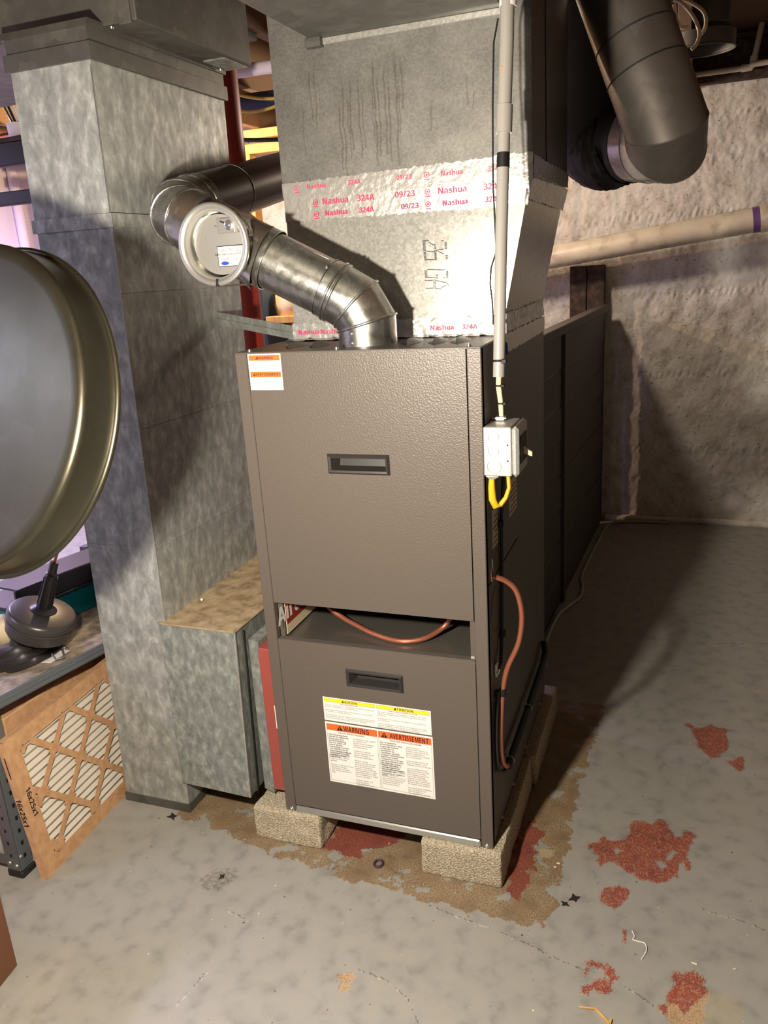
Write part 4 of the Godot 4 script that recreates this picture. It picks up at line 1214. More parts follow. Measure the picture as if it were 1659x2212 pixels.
func elbow(label: String, pts: Array, r: float, at: Vector3) -> Node3D:
	var t := thing("flue_elbow", label, "pipe elbow", at, "sheet metal flue elbows")
	for i in pts.size() - 1:
		var mb := MB.new()
		# each gore is a straight length cut by the joint planes of its neighbours
		var a: Array = [pts[i], pts[i + 1]]
		var whole := MB.new()
		var loops := whole.gored(pts, r)
		var A: Array = loops[i]
		var B: Array = loops[i + 1]
		var seg := 28 * 6
		for k in seg:
			mb.v.append(whole.v[i * seg + k]); mb.n.append(whole.n[i * seg + k]); mb.t.append(whole.t[i * seg + k])
		var g := part(t, "gore", mb, M.flue)
		if i > 0: bead(g, A, 0.0034, M.flue)
	return t

func flue() -> void:
	var r := 0.0655
	var e := elbow("shiny galvanized elbow rising from the furnace top", [Vector3(0.274, 1.302, -0.122), Vector3(0.274, 1.348, -0.122), Vector3(0.252, 1.389, -0.119), Vector3(0.212, 1.414, -0.114), Vector3(0.19, 1.4265, -0.111)], r, Vector3(0.274, 1.302, -0.122))
	bead(e, circle(Vector3(0.205, 1.418, -0.113), Vector3(-0.86, 0.5, 0.1).normalized(), r + 0.001), 0.003, M.flue)
	for s in [Vector3(0.262, 1.33, -0.0575), Vector3(0.262, 1.31, -0.0575)]:
		var mb := MB.new()
		mb.lathe(Transform3D(Basis(Vector3.RIGHT, PI / 2), s), [Vector2(0.003, 0), Vector2(0.002, 0.002), Vector2(0, 0.0025)], 8)
		part(e, "rivet", mb, M.steel_dull)
	var mb := MB.new()
	mb.lathe(Transform3D(Basis(Vector3.RIGHT, PI / 2), Vector3(0.241, 1.372, -0.0545)), [Vector2(0.0045, 0.0), Vector2(0.0045, 0.0012), Vector2(0, 0.0012)], 12)
	part(e, "test_hole", mb, M.black)
	# straight length
	var a := Vector3(0.204, 1.4185, -0.1125)
	var b := Vector3(0.055, 1.498, -0.096)
	var d := (b - a).normalized()
	var t := thing("flue_pipe", "short mottled galvanized flue pipe between elbow and draft tee", "pipe", a)
	mb = MB.new()
	mb.tube([a, b], 0.0632, 36, false, false)
	part(t, "body", mb, M.flue)
	mb = MB.new()
	mb.beam(a + Vector3(0.01, 0.063, 0.016) + d * 0.01, b + Vector3(0.006, 0.0615, 0.016), 0.004, 0.003)
	part(t, "lock_seam", mb, M.flue)
	bead(t, circle(a.lerp(b, 0.12), d, 0.0645), 0.0012, M.flue, "crimp_line")
	for s in [[0.1, 0.6], [0.93, 0.5]]:
		mb = MB.new()
		var c := a.lerp(b, s[0]) + Vector3(0.02, 0.045, 0.04)
		mb.lathe(Transform3D(basis_to(Vector3(0.3, 0.66, 0.6)), c), [Vector2(0.0035, 0), Vector2(0.003, 0.004), Vector2(0, 0.005)], 8)
		part(t, "screw", mb, M.steel)
	# draft tee with its regulator
	var c := Vector3(-0.017, 1.5355, -0.089)
	t = thing("draft_tee", "polished metal flue tee carrying a round draft regulator with white label", "pipe tee", c)
	mb = MB.new()
	var d2 := Vector3(-0.885, 0.46, 0.02).normalized()
	mb.tube([b - d * 0.012, c, c + d2 * 0.12], 0.0675, 40, false, false)
	part(t, "body", mb, M.tee)
	bead(t, circle(b - d * 0.012, d, 0.0675), 0.0016, M.tee, "rolled_edge")
	var zc := Transform3D(Basis(Vector3.RIGHT, PI / 2), Vector3(c.x, c.y - 0.004, 0.0))
	# branch: widens from the body to the collar
	mb = MB.new()
	mb.lathe(zc, [Vector2(0.0735, -0.105), Vector2(0.0735, -0.045), Vector2(0.0755, -0.043), Vector2(0.0755, -0.038), Vector2(0.0735, -0.036), Vector2(0.0735, -0.012)], 44)
	part(t, "branch", mb, M.tee)
	# saddle plate where branch meets body
	mb = MB.new()
	mb.sheet(20, 14, func(u: float, v: float) -> Vector3:
		var s := lerpf(-0.088, 0.088, u)
		var an := lerpf(-1.25, 1.25, v)
		var axis := (d2 - d * 0.0).normalized()
		var up := Vector3.BACK.cross(axis).normalized()
		var fw := axis.cross(up) * -1.0
		if fw.z < 0.0: fw = -fw
		return c + axis * s + (up * sin(an) + fw * cos(an)) * (0.0685 + 0.012 * pow(absf(u - 0.5) * 2.0, 3.0) * absf(sin(an))), Vector3.BACK)
	part(t, "saddle", mb, M.tee)
	mb = MB.new()
	mb.bar(c.x - 0.02, c.x + 0.05, c.y - 0.092, c.y - 0.0885, -0.12, -0.05, 0.001)
	part(t, "saddle_tab", mb, M.tee)
	# regulator: rolled collar with a slit at the bottom, hinged disc, weight bracket, label
	mb = MB.new()
	mb.lathe(zc, [Vector2(0.0665, -0.04), Vector2(0.0675, 0.0), Vector2(0.072, 0.008), Vector2(0.0785, 0.011), Vector2(0.0835, 0.0105), Vector2(0.086, 0.007), Vector2(0.0855, 0.002), Vector2(0.081, -0.001), Vector2(0.0765, -0.004), Vector2(0.0755, -0.014)], 56, true)
	var col := part(t, "regulator_collar", mb, M.collar)
	mb = MB.new()
	mb.prism(Transform3D(Basis(), Vector3(c.x + 0.002, c.y - 0.09, 0.0)), PackedVector2Array([Vector2(-0.004, 0.0), Vector2(0.004, 0.0), Vector2(0.0012, 0.016), Vector2(-0.0012, 0.016)]), 0.0125)
	part(col, "slit", mb, M.black)
	var dz := Transform3D(Basis(Vector3.UP, 0.06) * Basis(Vector3.RIGHT, PI / 2), Vector3(c.x + 0.003, c.y - 0.004, -0.018))
	mb = MB.new()
	mb.lathe(dz, [Vector2(0.0, -0.002), Vector2(0.0625, -0.002), Vector2(0.0625, 0.0), Vector2(0.0, 0.0)], 48)
	var disc := part(t, "regulator_disc", mb, M.collar)
	mb = MB.new()
	mb.lathe(zc, [Vector2(0.07, -0.041), Vector2(0.0, -0.041)], 40)
	part(t, "dark_throat", mb, M.black)
	var zf := -0.0165
	mb = MB.new()
	mb.bar(c.x + 0.001, c.x + 0.053, c.y + 0.018, c.y + 0.05, zf, zf + 0.0015, 0.0005)
	var br := part(t, "weight_bracket", mb, M.steel_dull)
	mb = MB.new()
	mb.bar(c.x + 0.012, c.x + 0.046, c.y + 0.019, c.y + 0.048, zf + 0.0015, zf + 0.007, 0.0012)
	part(br, "bracket_plate", mb, M.collar)
	mb = MB.new()
	mb.lathe(Transform3D(Basis(Vector3.RIGHT, PI / 2), Vector3(c.x + 0.034, c.y + 0.034, zf + 0.007)), [Vector2(0.0105, 0), Vector2(0.0105, 0.002), Vector2(0.007, 0.003), Vector2(0.003, 0.003), Vector2(0.003, 0.006), Vector2(0, 0.006)], 18)
	part(br, "dial", mb, M.steel)
	mb = MB.new()
	mb.box(Transform3D(Basis(Vector3.BACK, -0.4), Vector3(c.x + 0.02, c.y + 0.0405, zf + 0.0072)), Vector3(0.014, 0.0035, 0.0006))
	part(br, "slot", mb, M.ink)
	for q in [Vector3(-0.031, 0.012, 0), Vector3(-0.031, -0.001, 0), Vector3(-0.004, 0.034, 0)]:
		mb = MB.new()
		mb.lathe(Transform3D(Basis(Vector3.RIGHT, PI / 2), Vector3(c.x, c.y, zf) + q), [Vector2(0.003, 0), Vector2(0.002, 0.002), Vector2(0, 0.0025)], 8)
		part(disc, "rivet", mb, M.steel)
	var lx := c.x + 0.029
	var ly := c.y - 0.0285
	mb = MB.new()
	mb.bar(lx - 0.0345, lx + 0.0345, ly - 0.0215, ly + 0.0215, zf, zf + 0.0004)
	var lb := part(t, "type_label", mb, M.ink, "white label with black edge")
	mb = MB.new()
	mb.bar(lx - 0.033, lx + 0.033, ly - 0.02, ly + 0.02, zf + 0.0004, zf + 0.0006)
	part(lb, "label_face", mb, M.white)
	lettering(lb, "Type \"RC\"", at3(lx - 0.01, ly + 0.0125, zf + 0.0008), 0.0105, M.ink_soft)
	lettering(lb, "Calibrated Draft Control", at3(lx - 0.008, ly + 0.0042, zf + 0.0008), 0.0055, M.ink, true)
	lettering(lb, "FIELD CONTROLS", at3(lx + 0.011, ly - 0.0135, zf + 0.0008), 0.0052, M.ink_soft)
	for q in [[-0.017, -0.0035], [0.018, -0.004]]:
		mb = MB.new()
		for k in 4: mb.bar(lx + q[0] - 0.012, lx + q[0] + 0.012 - 0.002 * (k % 2), ly + q[1] - 0.0018 * k, ly + q[1] - 0.0018 * k + 0.0008, zf + 0.0006, zf + 0.0007)
		part(lb, "print_line", mb, M.ink_soft)
	mb = MB.new()
	mb.lathe(Transform3D(Basis(Vector3.RIGHT, PI / 2).scaled(Vector3(2.3, 1, 1)), Vector3(lx - 0.018, ly - 0.0145, zf + 0.0006)), [Vector2(0.0042, 0), Vector2(0.0042, 0.0002), Vector2(0, 0.0002)], 20)
	part(lb, "blue_oval", mb, M.blue_nut)
	mb = MB.new()
	mb.lathe(Transform3D(Basis(Vector3.RIGHT, PI / 2), Vector3(lx + 0.019, ly + 0.011, zf + 0.0006)), [Vector2(0.0045, 0), Vector2(0.0045, 0.0002), Vector2(0.0055, 0.0002), Vector2(0.0055, 0)], 20)
	part(lb, "listing_mark", mb, M.ink_soft)
	lettering(lb, "UL", at3(lx + 0.019, ly + 0.011, zf + 0.0008), 0.005, M.ink, true)
	# latch on the collar side
	mb = MB.new()
	mb.bar(c.x + 0.0745, c.x + 0.079, c.y + 0.01, c.y + 0.024, -0.03, -0.012, 0.001)
	part(t, "collar_latch", mb, M.steel)
	# elbow turning back, and dark stovepipe beyond it
	elbow("galvanized elbow behind the draft tee turning to the dark stovepipe", [c + d2 * 0.10, c + d2 * 0.125, Vector3(-0.163, 1.604, -0.108), Vector3(-0.188, 1.622, -0.15), Vector3(-0.19, 1.635, -0.205), Vector3(-0.188, 1.642, -0.235)], r + 0.001, c + d2 * 0.1)
	var p0 := Vector3(-0.188, 1.64, -0.225)
	var p1 := Vector3(-0.182, 1.735, -0.70)
	var p2 := p1 + (p1 - p0).normalized() * 1.1
	t = thing("stovepipe", "dark glossy brown stovepipe running back past the plenum", "pipe", p0)
	mb = MB.new()
	mb.tube([p0, p0.lerp(p1, 0.36)], 0.0652, 36, false, false)
	var sp := part(t, "near_length", mb, M.stovepipe)
	mb = MB.new()
	mb.tube([p0.lerp(p1, 0.33), p2], 0.0638, 36, false, false)
	part(t, "far_length", mb, M.stovepipe)
	bead(t, circle(p0.lerp(p1, 0.36), (p1 - p0).normalized(), 0.0652), 0.0012, M.steel_dull, "joint_edge")

func wiring() -> void:
	# junction box with switch cover
	var t := thing("junction_box", "grey square electrical box with toggle switch on furnace side", "electrical box", Vector3(0.59, 1.037, -0.05))
	var mb := MB.new()
	mb.bar(0.5605, 0.618, 1.037, 1.140, -0.1, 0.0, 0.0018)
	var body := part(t, "body", mb, M.box_grey)
	mb = MB.new()
	mb.bar(0.6185, 0.633, 1.036, 1.141, -0.101, 0.001, 0.006)
	var cov := part(t, "raised_cover", mb, M.box_grey)
	mb = MB.new()
	mb.bar(0.633, 0.6345, 1.06, 1.118, -0.085, -0.015, 0.0006)
	part(cov, "switch_yoke", mb, M.dark)
	mb = MB.new()
	mb.hexa([Vector3(0.634, 1.076, -0.055), Vector3(0.634, 1.076, -0.045), Vector3(0.634, 1.09, -0.045), Vector3(0.634, 1.09, -0.055), Vector3(0.652, 1.070, -0.054), Vector3(0.652, 1.070, -0.046), Vector3(0.652, 1.079, -0.046), Vector3(0.652, 1.079, -0.054)])
	part(cov, "toggle", mb, M.cream)
	for q in [[0.582, 1.12, 0.0112], [0.5815, 1.0895, 0.0112], [0.5825, 1.0575, 0.0145]]:
		mb = MB.new()
		var l := circle(Vector3(q[0], q[1], 0.0001), Vector3.BACK, q[2], 28)
		mb.tube(l, 0.0006, 6, true)
		part(body, "knockout_ring", mb, M.steel_dull)
		mb = MB.new()
		mb.lathe(Transform3D(Basis(Vector3.RIGHT, PI / 2), Vector3(q[0], q[1], 0.0)), [Vector2(q[2] - 0.001, 0), Vector2(q[2] - 0.001, 0.0004), Vector2(0, 0.0004)], 24)
		part(body, "knockout", mb, M.box_grey)
	for y in [1.103, 1.07]:
		mb = MB.new()
		mb.lathe(Transform3D(Basis(Vector3.RIGHT, PI / 2), Vector3(0.6105, y, 0.0)), [Vector2(0.0019, 0), Vector2(0.0019, 0.0003), Vector2(0, 0.0003)], 10)
		part(body, "screw_hole", mb, M.black)
	for q in [Vector3(0.583, 1.145, -0.07), Vector3(0.575, 1.031, -0.02)]:
		mb = MB.new()
		mb.bar(q.x - 0.011, q.x + 0.009, q.y - 0.004, q.y + 0.005, q.z - 0.008, q.z + 0.008, 0.0015)
		mb.tube([q + Vector3(-0.018, 0.001, 0.006), q + Vector3(0.012, 0.001, 0.006)], 0.0025, 8)
		part(t, "cable_clamp", mb, M.steel)
	# conduit drop
	var p := [Vector3(0.5865, 1.236, -0.04), Vector3(0.588, 1.5, -0.078), Vector3(0.5905, 1.70, -0.108), Vector3(0.594, 1.86, -0.13), Vector3(0.6, 2.165, -0.15)]
	t = thing("conduit", "grey plastic conduit dropping in front of the plenum to the switch box", "conduit", p[0])
	mb = MB.new()
	mb.tube([p[0], p[1], p[2]], 0.0122, 18)
	part(t, "lower_pipe", mb, M.pvc_grey)
	mb = MB.new()
	mb.tube([p[2] + Vector3(0, 0.02, -0.002), p[3], p[4]], 0.0136, 18)
	part(t, "upper_pipe", mb, M.pvc_grey)
	mb = MB.new()
	mb.tube([Vector3(0.5905, 1.698, -0.1075), Vector3(0.5915, 1.748, -0.1145)], 0.0158, 20)
	part(t, "coupling", mb, M.pvc_grey)
	mb = MB.new()
	mb.tube([Vector3(0.5897, 1.635, -0.0982), Vector3(0.59, 1.662, -0.1022)], 0.0128, 18)
	part(t, "black_tape", mb, M.black)
	mb = MB.new()
	mb.tube([Vector3(0.5955, 1.92, -0.1375), Vector3(0.597, 1.96, -0.14)], 0.0165, 20)
	part(t, "pipe_fitting", mb, M.white)
	mb = MB.new()
	mb.bar(0.586, 0.59, 1.795, 1.815, -0.1105, -0.1095)
	part(t, "paper_scrap", mb, M.carton)
	mb = MB.new()
	mb.tube(circle(Vector3(0.5868, 1.268, -0.0446), Vector3(0, 1, -0.14).normalized(), 0.0128, 20), 0.0022, 6, true, true)
	mb.bar(0.594, 0.604, 1.264, 1.273, -0.04, -0.03, 0.001)
	part(t, "cable_tie", mb, M.black)
	# thin dark lead looped along the conduit
	mb = MB.new()
	mb.tube([Vector3(0.579, 1.90, -0.125), Vector3(0.571, 1.86, -0.12), Vector3(0.569, 1.75, -0.11), Vector3(0.57, 1.68, -0.1), Vector3(0.571, 1.6, -0.09), Vector3(0.575, 1.54, -0.083), Vector3(0.578, 1.48, -0.075), Vector3(0.568, 1.45, -0.072), Vector3(0.566, 1.42, -0.068), Vector3(0.572, 1.38, -0.06), Vector3(0.575, 1.34, -0.05)], 0.0018, 6)
	solo("thin_black_lead", mb, M.black, "thin black lead looping beside the grey conduit", "wire")
	# white cable looped over the top of the conduit
	mb = MB.new()
	mb.tube([Vector3(0.575, 1.965, -0.11), Vector3(0.583, 1.945, -0.118), Vector3(0.6, 1.94, -0.12), Vector3(0.613, 1.948, -0.125), Vector3(0.63, 1.951, -0.14), Vector3(0.66, 1.952, -0.17), Vector3(0.7, 2.0, -0.2), Vector3(0.72, 2.17, -0.22)], 0.004, 8)
	solo("white_cable", mb, M.white, "white cable looped across the conduit under the trunk duct", "cable")
	# building cable from conduit to box
	t = thing("box_feed_cable", "cream flat cable between conduit end and switch box", "cable", Vector3(0.584, 1.145, -0.07))
	mb = MB.new()
	mb.tube([Vector3(0.586, 1.25, -0.042), Vector3(0.5835, 1.215, -0.05), Vector3(0.5845, 1.18, -0.062), Vector3(0.584, 1.142, -0.07)], [0.0052, 0.0058, 0.0056, 0.0046], 10, false, true, 0.7)
	part(t, "jacket", mb, M.cream)
	for q in [Vector3(0.584, 1.217, -0.05), Vector3(0.5845, 1.178, -0.063)]:
		mb = MB.new()
		mb.tube(circle(q, Vector3.UP, 0.0068, 16), 0.0018, 6, true)
		mb.bar(q.x + 0.004, q.x + 0.012, q.y - 0.003, q.y + 0.003, q.z - 0.004, q.z + 0.006, 0.001)
		part(t, "cable_tie", mb, M.black)
	# thermostat wires with a blue nut
	t = thing("control_wires", "twisted red and white thin wires ending in a blue wire nut", "wires", Vector3(0.58, 1.21, -0.11))
	for k in 3:
		mb = MB.new()
		var l := []
		for i in 26:
			var u := i / 25.0
			var a := u * 16.0 + k * TAU / 3.0
			l.append(Vector3(0.5835, 1.205, -0.062).lerp(Vector3(0.588, 1.278, -0.10), u) + Vector3(cos(a), 0, sin(a)) * 0.0026 * (1.0 + 0.7 * sin(u * 9.0 + k)))
		mb.tube(l, 0.0011, 5)
		part(t, "wire", mb, [M.wire_red, M.cream, M.wire_red][k])
	mb = MB.new()
	mb.lathe(Transform3D(Basis(Vector3.RIGHT, -0.15), Vector3(0.588, 1.274, -0.10)), [Vector2(0.0, 0.0), Vector2(0.0058, 0.0), Vector2(0.005, 0.012), Vector2(0.0045, 0.02), Vector2(0.003, 0.025), Vector2(0, 0.026)], 12)
	part(t, "wire_nut", mb, M.blue_nut, "blue wire nut")
	# yellow whip under the box
	mb = MB.new()
	mb.tube([Vector3(0.572, 1.03, -0.02), Vector3(0.5705, 1.005, -0.022), Vector3(0.571, 0.98, -0.025), Vector3(0.576, 0.963, -0.03), Vector3(0.586, 0.965, -0.036), Vector3(0.597, 0.98, -0.04), Vector3(0.603, 1.0, -0.045), Vector3(0.601, 1.02, -0.05), Vector3(0.597, 1.038, -0.055)], [0.0058, 0.0075, 0.0085, 0.0085, 0.0075, 0.0065, 0.006, 0.006, 0.0055], 10, false, true, 0.75)
	solo("yellow_cable_loop", mb, M.cable_yellow, "short yellow cable looped below the switch box", "cable")
	# dark lead down the furnace side
	t = thing("side_lead", "black lead clipped down the furnace's right side", "wire", Vector3(0.566, 0.56, -0.12))
	mb = MB.new()
	mb.tube([Vector3(0.596, 1.037, -0.075), Vector3(0.575, 1.0, -0.12), Vector3(0.565, 0.9, -0.135), Vector3(0.565, 0.75, -0.13), Vector3(0.565, 0.63, -0.12), Vector3(0.567, 0.585, -0.1), Vector3(0.572, 0.56, -0.068), Vector3(0.565, 0.555, -0.056)], 0.0042, 8)
	part(t, "jacket", mb, M.dark)
	for y in [0.89, 0.617]:
		mb = MB.new()
		mb.bar(0.5602, 0.572, y - 0.008, y + 0.008, -0.136, -0.118, 0.002)
		part(t, "clip", mb, M.black)
	mb = MB.new()
	mb.bar(0.5602, 0.568, 0.54, 0.575, -0.064, -0.05, 0.002)
	mb.tube([Vector3(0.568, 0.56, -0.066), Vector3(0.57, 0.552, -0.05)], 0.003, 6)
	part(t, "clamp_fitting", mb, M.steel)

func oil_lines() -> void:
	var t := thing("side_oil_line", "copper oil tube looping down the furnace's right side", "tube", Vector3(0.575, 0.26, -0.07))
	var mb := MB.new()
	mb.tube(smooth_path([Vector3(0.545, 0.797, -0.05), Vector3(0.565, 0.79, -0.054), Vector3(0.586, 0.778, -0.066), Vector3(0.606, 0.757, -0.074), Vector3(0.617, 0.725, -0.076), Vector3(0.621, 0.68, -0.076), Vector3(0.612, 0.62, -0.076), Vector3(0.588, 0.56, -0.074), Vector3(0.577, 0.51, -0.07), Vector3(0.573, 0.45, -0.062), Vector3(0.571, 0.38, -0.056), Vector3(0.572, 0.315, -0.062), Vector3(0.577, 0.28, -0.085), Vector3(0.578, 0.272, -0.11)]), 0.0062, 12)
	part(t, "tube", mb, M.copper)
	mb = MB.new()
	mb.tube([Vector3(0.5755, 0.503, -0.069), Vector3(0.5745, 0.486, -0.067)], 0.0088, 10)
	mb.bar(0.5602, 0.572, 0.487, 0.503, -0.066, -0.05, 0.002)
	part(t, "black_clip", mb, M.black)
	t = thing("side_return_line", "thin dark tube hanging beside the copper oil tube", "tube", Vector3(0.567, 0.29, -0.04))
	mb = MB.new()
	mb.tube(smooth_path([Vector3(0.566, 0.5, -0.055), Vector3(0.566, 0.45, -0.04), Vector3(0.566, 0.36, -0.034), Vector3(0.567, 0.3, -0.045), Vector3(0.571, 0.272, -0.075), Vector3(0.576, 0.268, -0.1)]), 0.0045, 8)
	part(t, "tube", mb, M.dark)
	t = thing("side_conduit", "black pipe clipped along the foot of the furnace side", "pipe", Vector3(0.58, 0.26, -0.35))
	mb = MB.new()
	mb.tube([Vector3(0.578, 0.27, -0.1), Vector3(0.579, 0.275, -0.35), Vector3(0.579, 0.285, -0.62), Vector3(0.579, 0.3, -0.66), Vector3(0.57, 0.32, -0.69)], 0.0095, 12)
	part(t, "pipe", mb, M.dark)
	for z in [-0.12, -0.37, -0.63]:
		mb = MB.new()
		mb.tube(circle(Vector3(0.579, 0.277, z), Vector3.BACK, 0.0102, 16), 0.0016, 6, true)
		mb.bar(0.5602, 0.575, 0.286, 0.291, z - 0.006, z + 0.006, 0.001)
		part(t, "clip", mb, M.steel_dull)
	# tube in the open strip between the doors
	mb = MB.new()
	mb.tube(smooth_path([Vector3(0.09, 0.68, -0.16), Vector3(0.112, 0.645, -0.13), Vector3(0.155, 0.622, -0.118), Vector3(0.2, 0.613, -0.1), Vector3(0.26, 0.608, -0.072), Vector3(0.33, 0.607, -0.052), Vector3(0.385, 0.61, -0.07), Vector3(0.42, 0.622, -0.11), Vector3(0.44, 0.65, -0.12), Vector3(0.45, 0.69, -0.12)]), 0.0062, 12)
	solo("burner_oil_line", mb, M.copper, "copper tube sagging in the open strip between the furnace doors", "tube")

func smooth_path(p: Array, k := 5) -> Array:
	var c := []
	for i in p.size() - 1:
		var a: Vector3 = p[maxi(i - 1, 0)]
		var b: Vector3 = p[i]
		var d: Vector3 = p[i + 1]
		var e: Vector3 = p[mini(i + 2, p.size() - 1)]
		for s in k: c.append(b.cubic_interpolate(d, a, e, float(s) / k))
	c.append(p[-1])
	return c

func far_ducts() -> void:
	# round metal duct coming down to an elbow
	var t := thing("round_duct", "large grey round metal duct bending at the upper right", "duct", Vector3(0.8, 1.75, -0.8))
	var r := 0.1
	var p := [Vector3(0.712, 2.165, -0.80), Vector3(0.787, 1.97, -0.775), Vector3(0.817, 1.892, -0.766), Vector3(0.868, 1.76, -0.755), Vector3(0.868, 1.728, -0.80), Vector3(0.836, 1.735, -0.86), Vector3(0.79, 1.745, -0.92)]
	var mb: MB
	var whole := MB.new()
	var loops := whole.gored(p, r, 40)
	for i in p.size() - 1:
		mb = MB.new()
		for k in 40 * 6:
			mb.v.append(whole.v[i * 240 + k]); mb.n.append(whole.n[i * 240 + k]); mb.t.append(whole.t[i * 240 + k])
		part(t, ["upper_length", "joint_length", "lower_length", "elbow_gore", "elbow_gore", "elbow_gore"][i], mb, M.duct_grey if i < 4 else M.galv_new)
		if i > 0: bead(t, loops[i], 0.0022 if i < 3 else 0.0015, M.dark if i < 3 else M.duct_grey, "joint_edge")
	# insulated flexible duct
	t = thing("flexible_duct", "black wrinkled insulated flexible duct hanging behind the plenum", "duct", Vector3(0.67, 1.7, -1.0))
	var f := noise(FastNoiseLite.TYPE_SIMPLEX, 16.0, 131, 3)
	var path := smooth_path([Vector3(0.735, 1.752, -0.97), Vector3(0.70, 1.745, -0.99), Vector3(0.665, 1.775, -1.01), Vector3(0.655, 1.86, -1.01), Vector3(0.655, 2.0, -1.0), Vector3(0.66, 2.16, -1.0)], 9)
	var rr := []
	for i in path.size(): rr.append(0.108 + 0.006 * sin(i * 2.1) * (0.5 + 0.5 * f.get_noise_1d(i * 0.3)))
	mb = MB.new()
	mb.tube(path, rr, 40)
	for i in mb.v.size():
		mb.v[i] += mb.n[i] * f.get_noise_3dv(mb.v[i] * Vector3(3.0, 0.6, 3.0)) * 0.008
	part(t, "sleeve", mb, M.flex)
	mb = MB.new()
	mb.tube([Vector3(0.725, 1.752, -0.972), Vector3(0.745, 1.75, -0.962), Vector3(0.765, 1.748, -0.945), Vector3(0.785, 1.746, -0.926)], [0.108, 0.106, 0.1, 0.103], 32, false, false)
	part(t, "taped_cuff", mb, M.flex)
	mb = MB.new()
	mb.beam(Vector3(0.775, 1.69, -0.86), Vector3(0.80, 1.69, -0.85), 0.003, 0.008)
	part(t, "strap_tail", mb, M.dark)
	# dark register boot hanging further back
	t = thing("register_boot", "dim round sheet metal stub hanging between the joists at the far right", "duct", Vector3(0.95, 2.12, -1.8))
	mb = MB.new()
	mb.lathe(at3(0.95, 2.12, -1.8), [Vector2(0.105, 0.0), Vector2(0.105, 0.05), Vector2(0.082, 0.07), Vector2(0.08, 0.28)], 28)
	part(t, "body", mb, M.galv_dull)
	bead(t, circle(Vector3(0.95, 2.12, -1.8), Vector3.UP, 0.105), 0.003, M.galv_dull, "rolled_edge")
	# loose yellowish cables by the round duct
	var loops3 := [[Vector3(0.86, 2.17, -1.3), Vector3(0.885, 2.155, -1.3), Vector3(0.915, 2.12, -1.3), Vector3(0.935, 2.075, -1.3), Vector3(0.93, 2.045, -1.3), Vector3(0.915, 2.03, -1.3)], [Vector3(0.86, 2.18, -1.32), Vector3(0.9, 2.165, -1.32), Vector3(0.945, 2.13, -1.32), Vector3(0.952, 2.09, -1.32), Vector3(0.935, 2.065, -1.32)], [Vector3(0.86, 2.16, -1.31), Vector3(0.87, 2.12, -1.31), Vector3(0.885, 2.095, -1.31), Vector3(0.905, 2.095, -1.31)]]
	var lab := ["longest yellowish cable end curling beside the round duct", "middle yellowish cable end curling beside the round duct", "shortest yellowish cable end curling beside the round duct"]
	for k in 3:
		mb = MB.new()
		mb.tube(smooth_path(loops3[k]), 0.0055, 8)
		solo("cable_end", mb, M.cream, lab[k], "cable", "cable ends by the round duct")

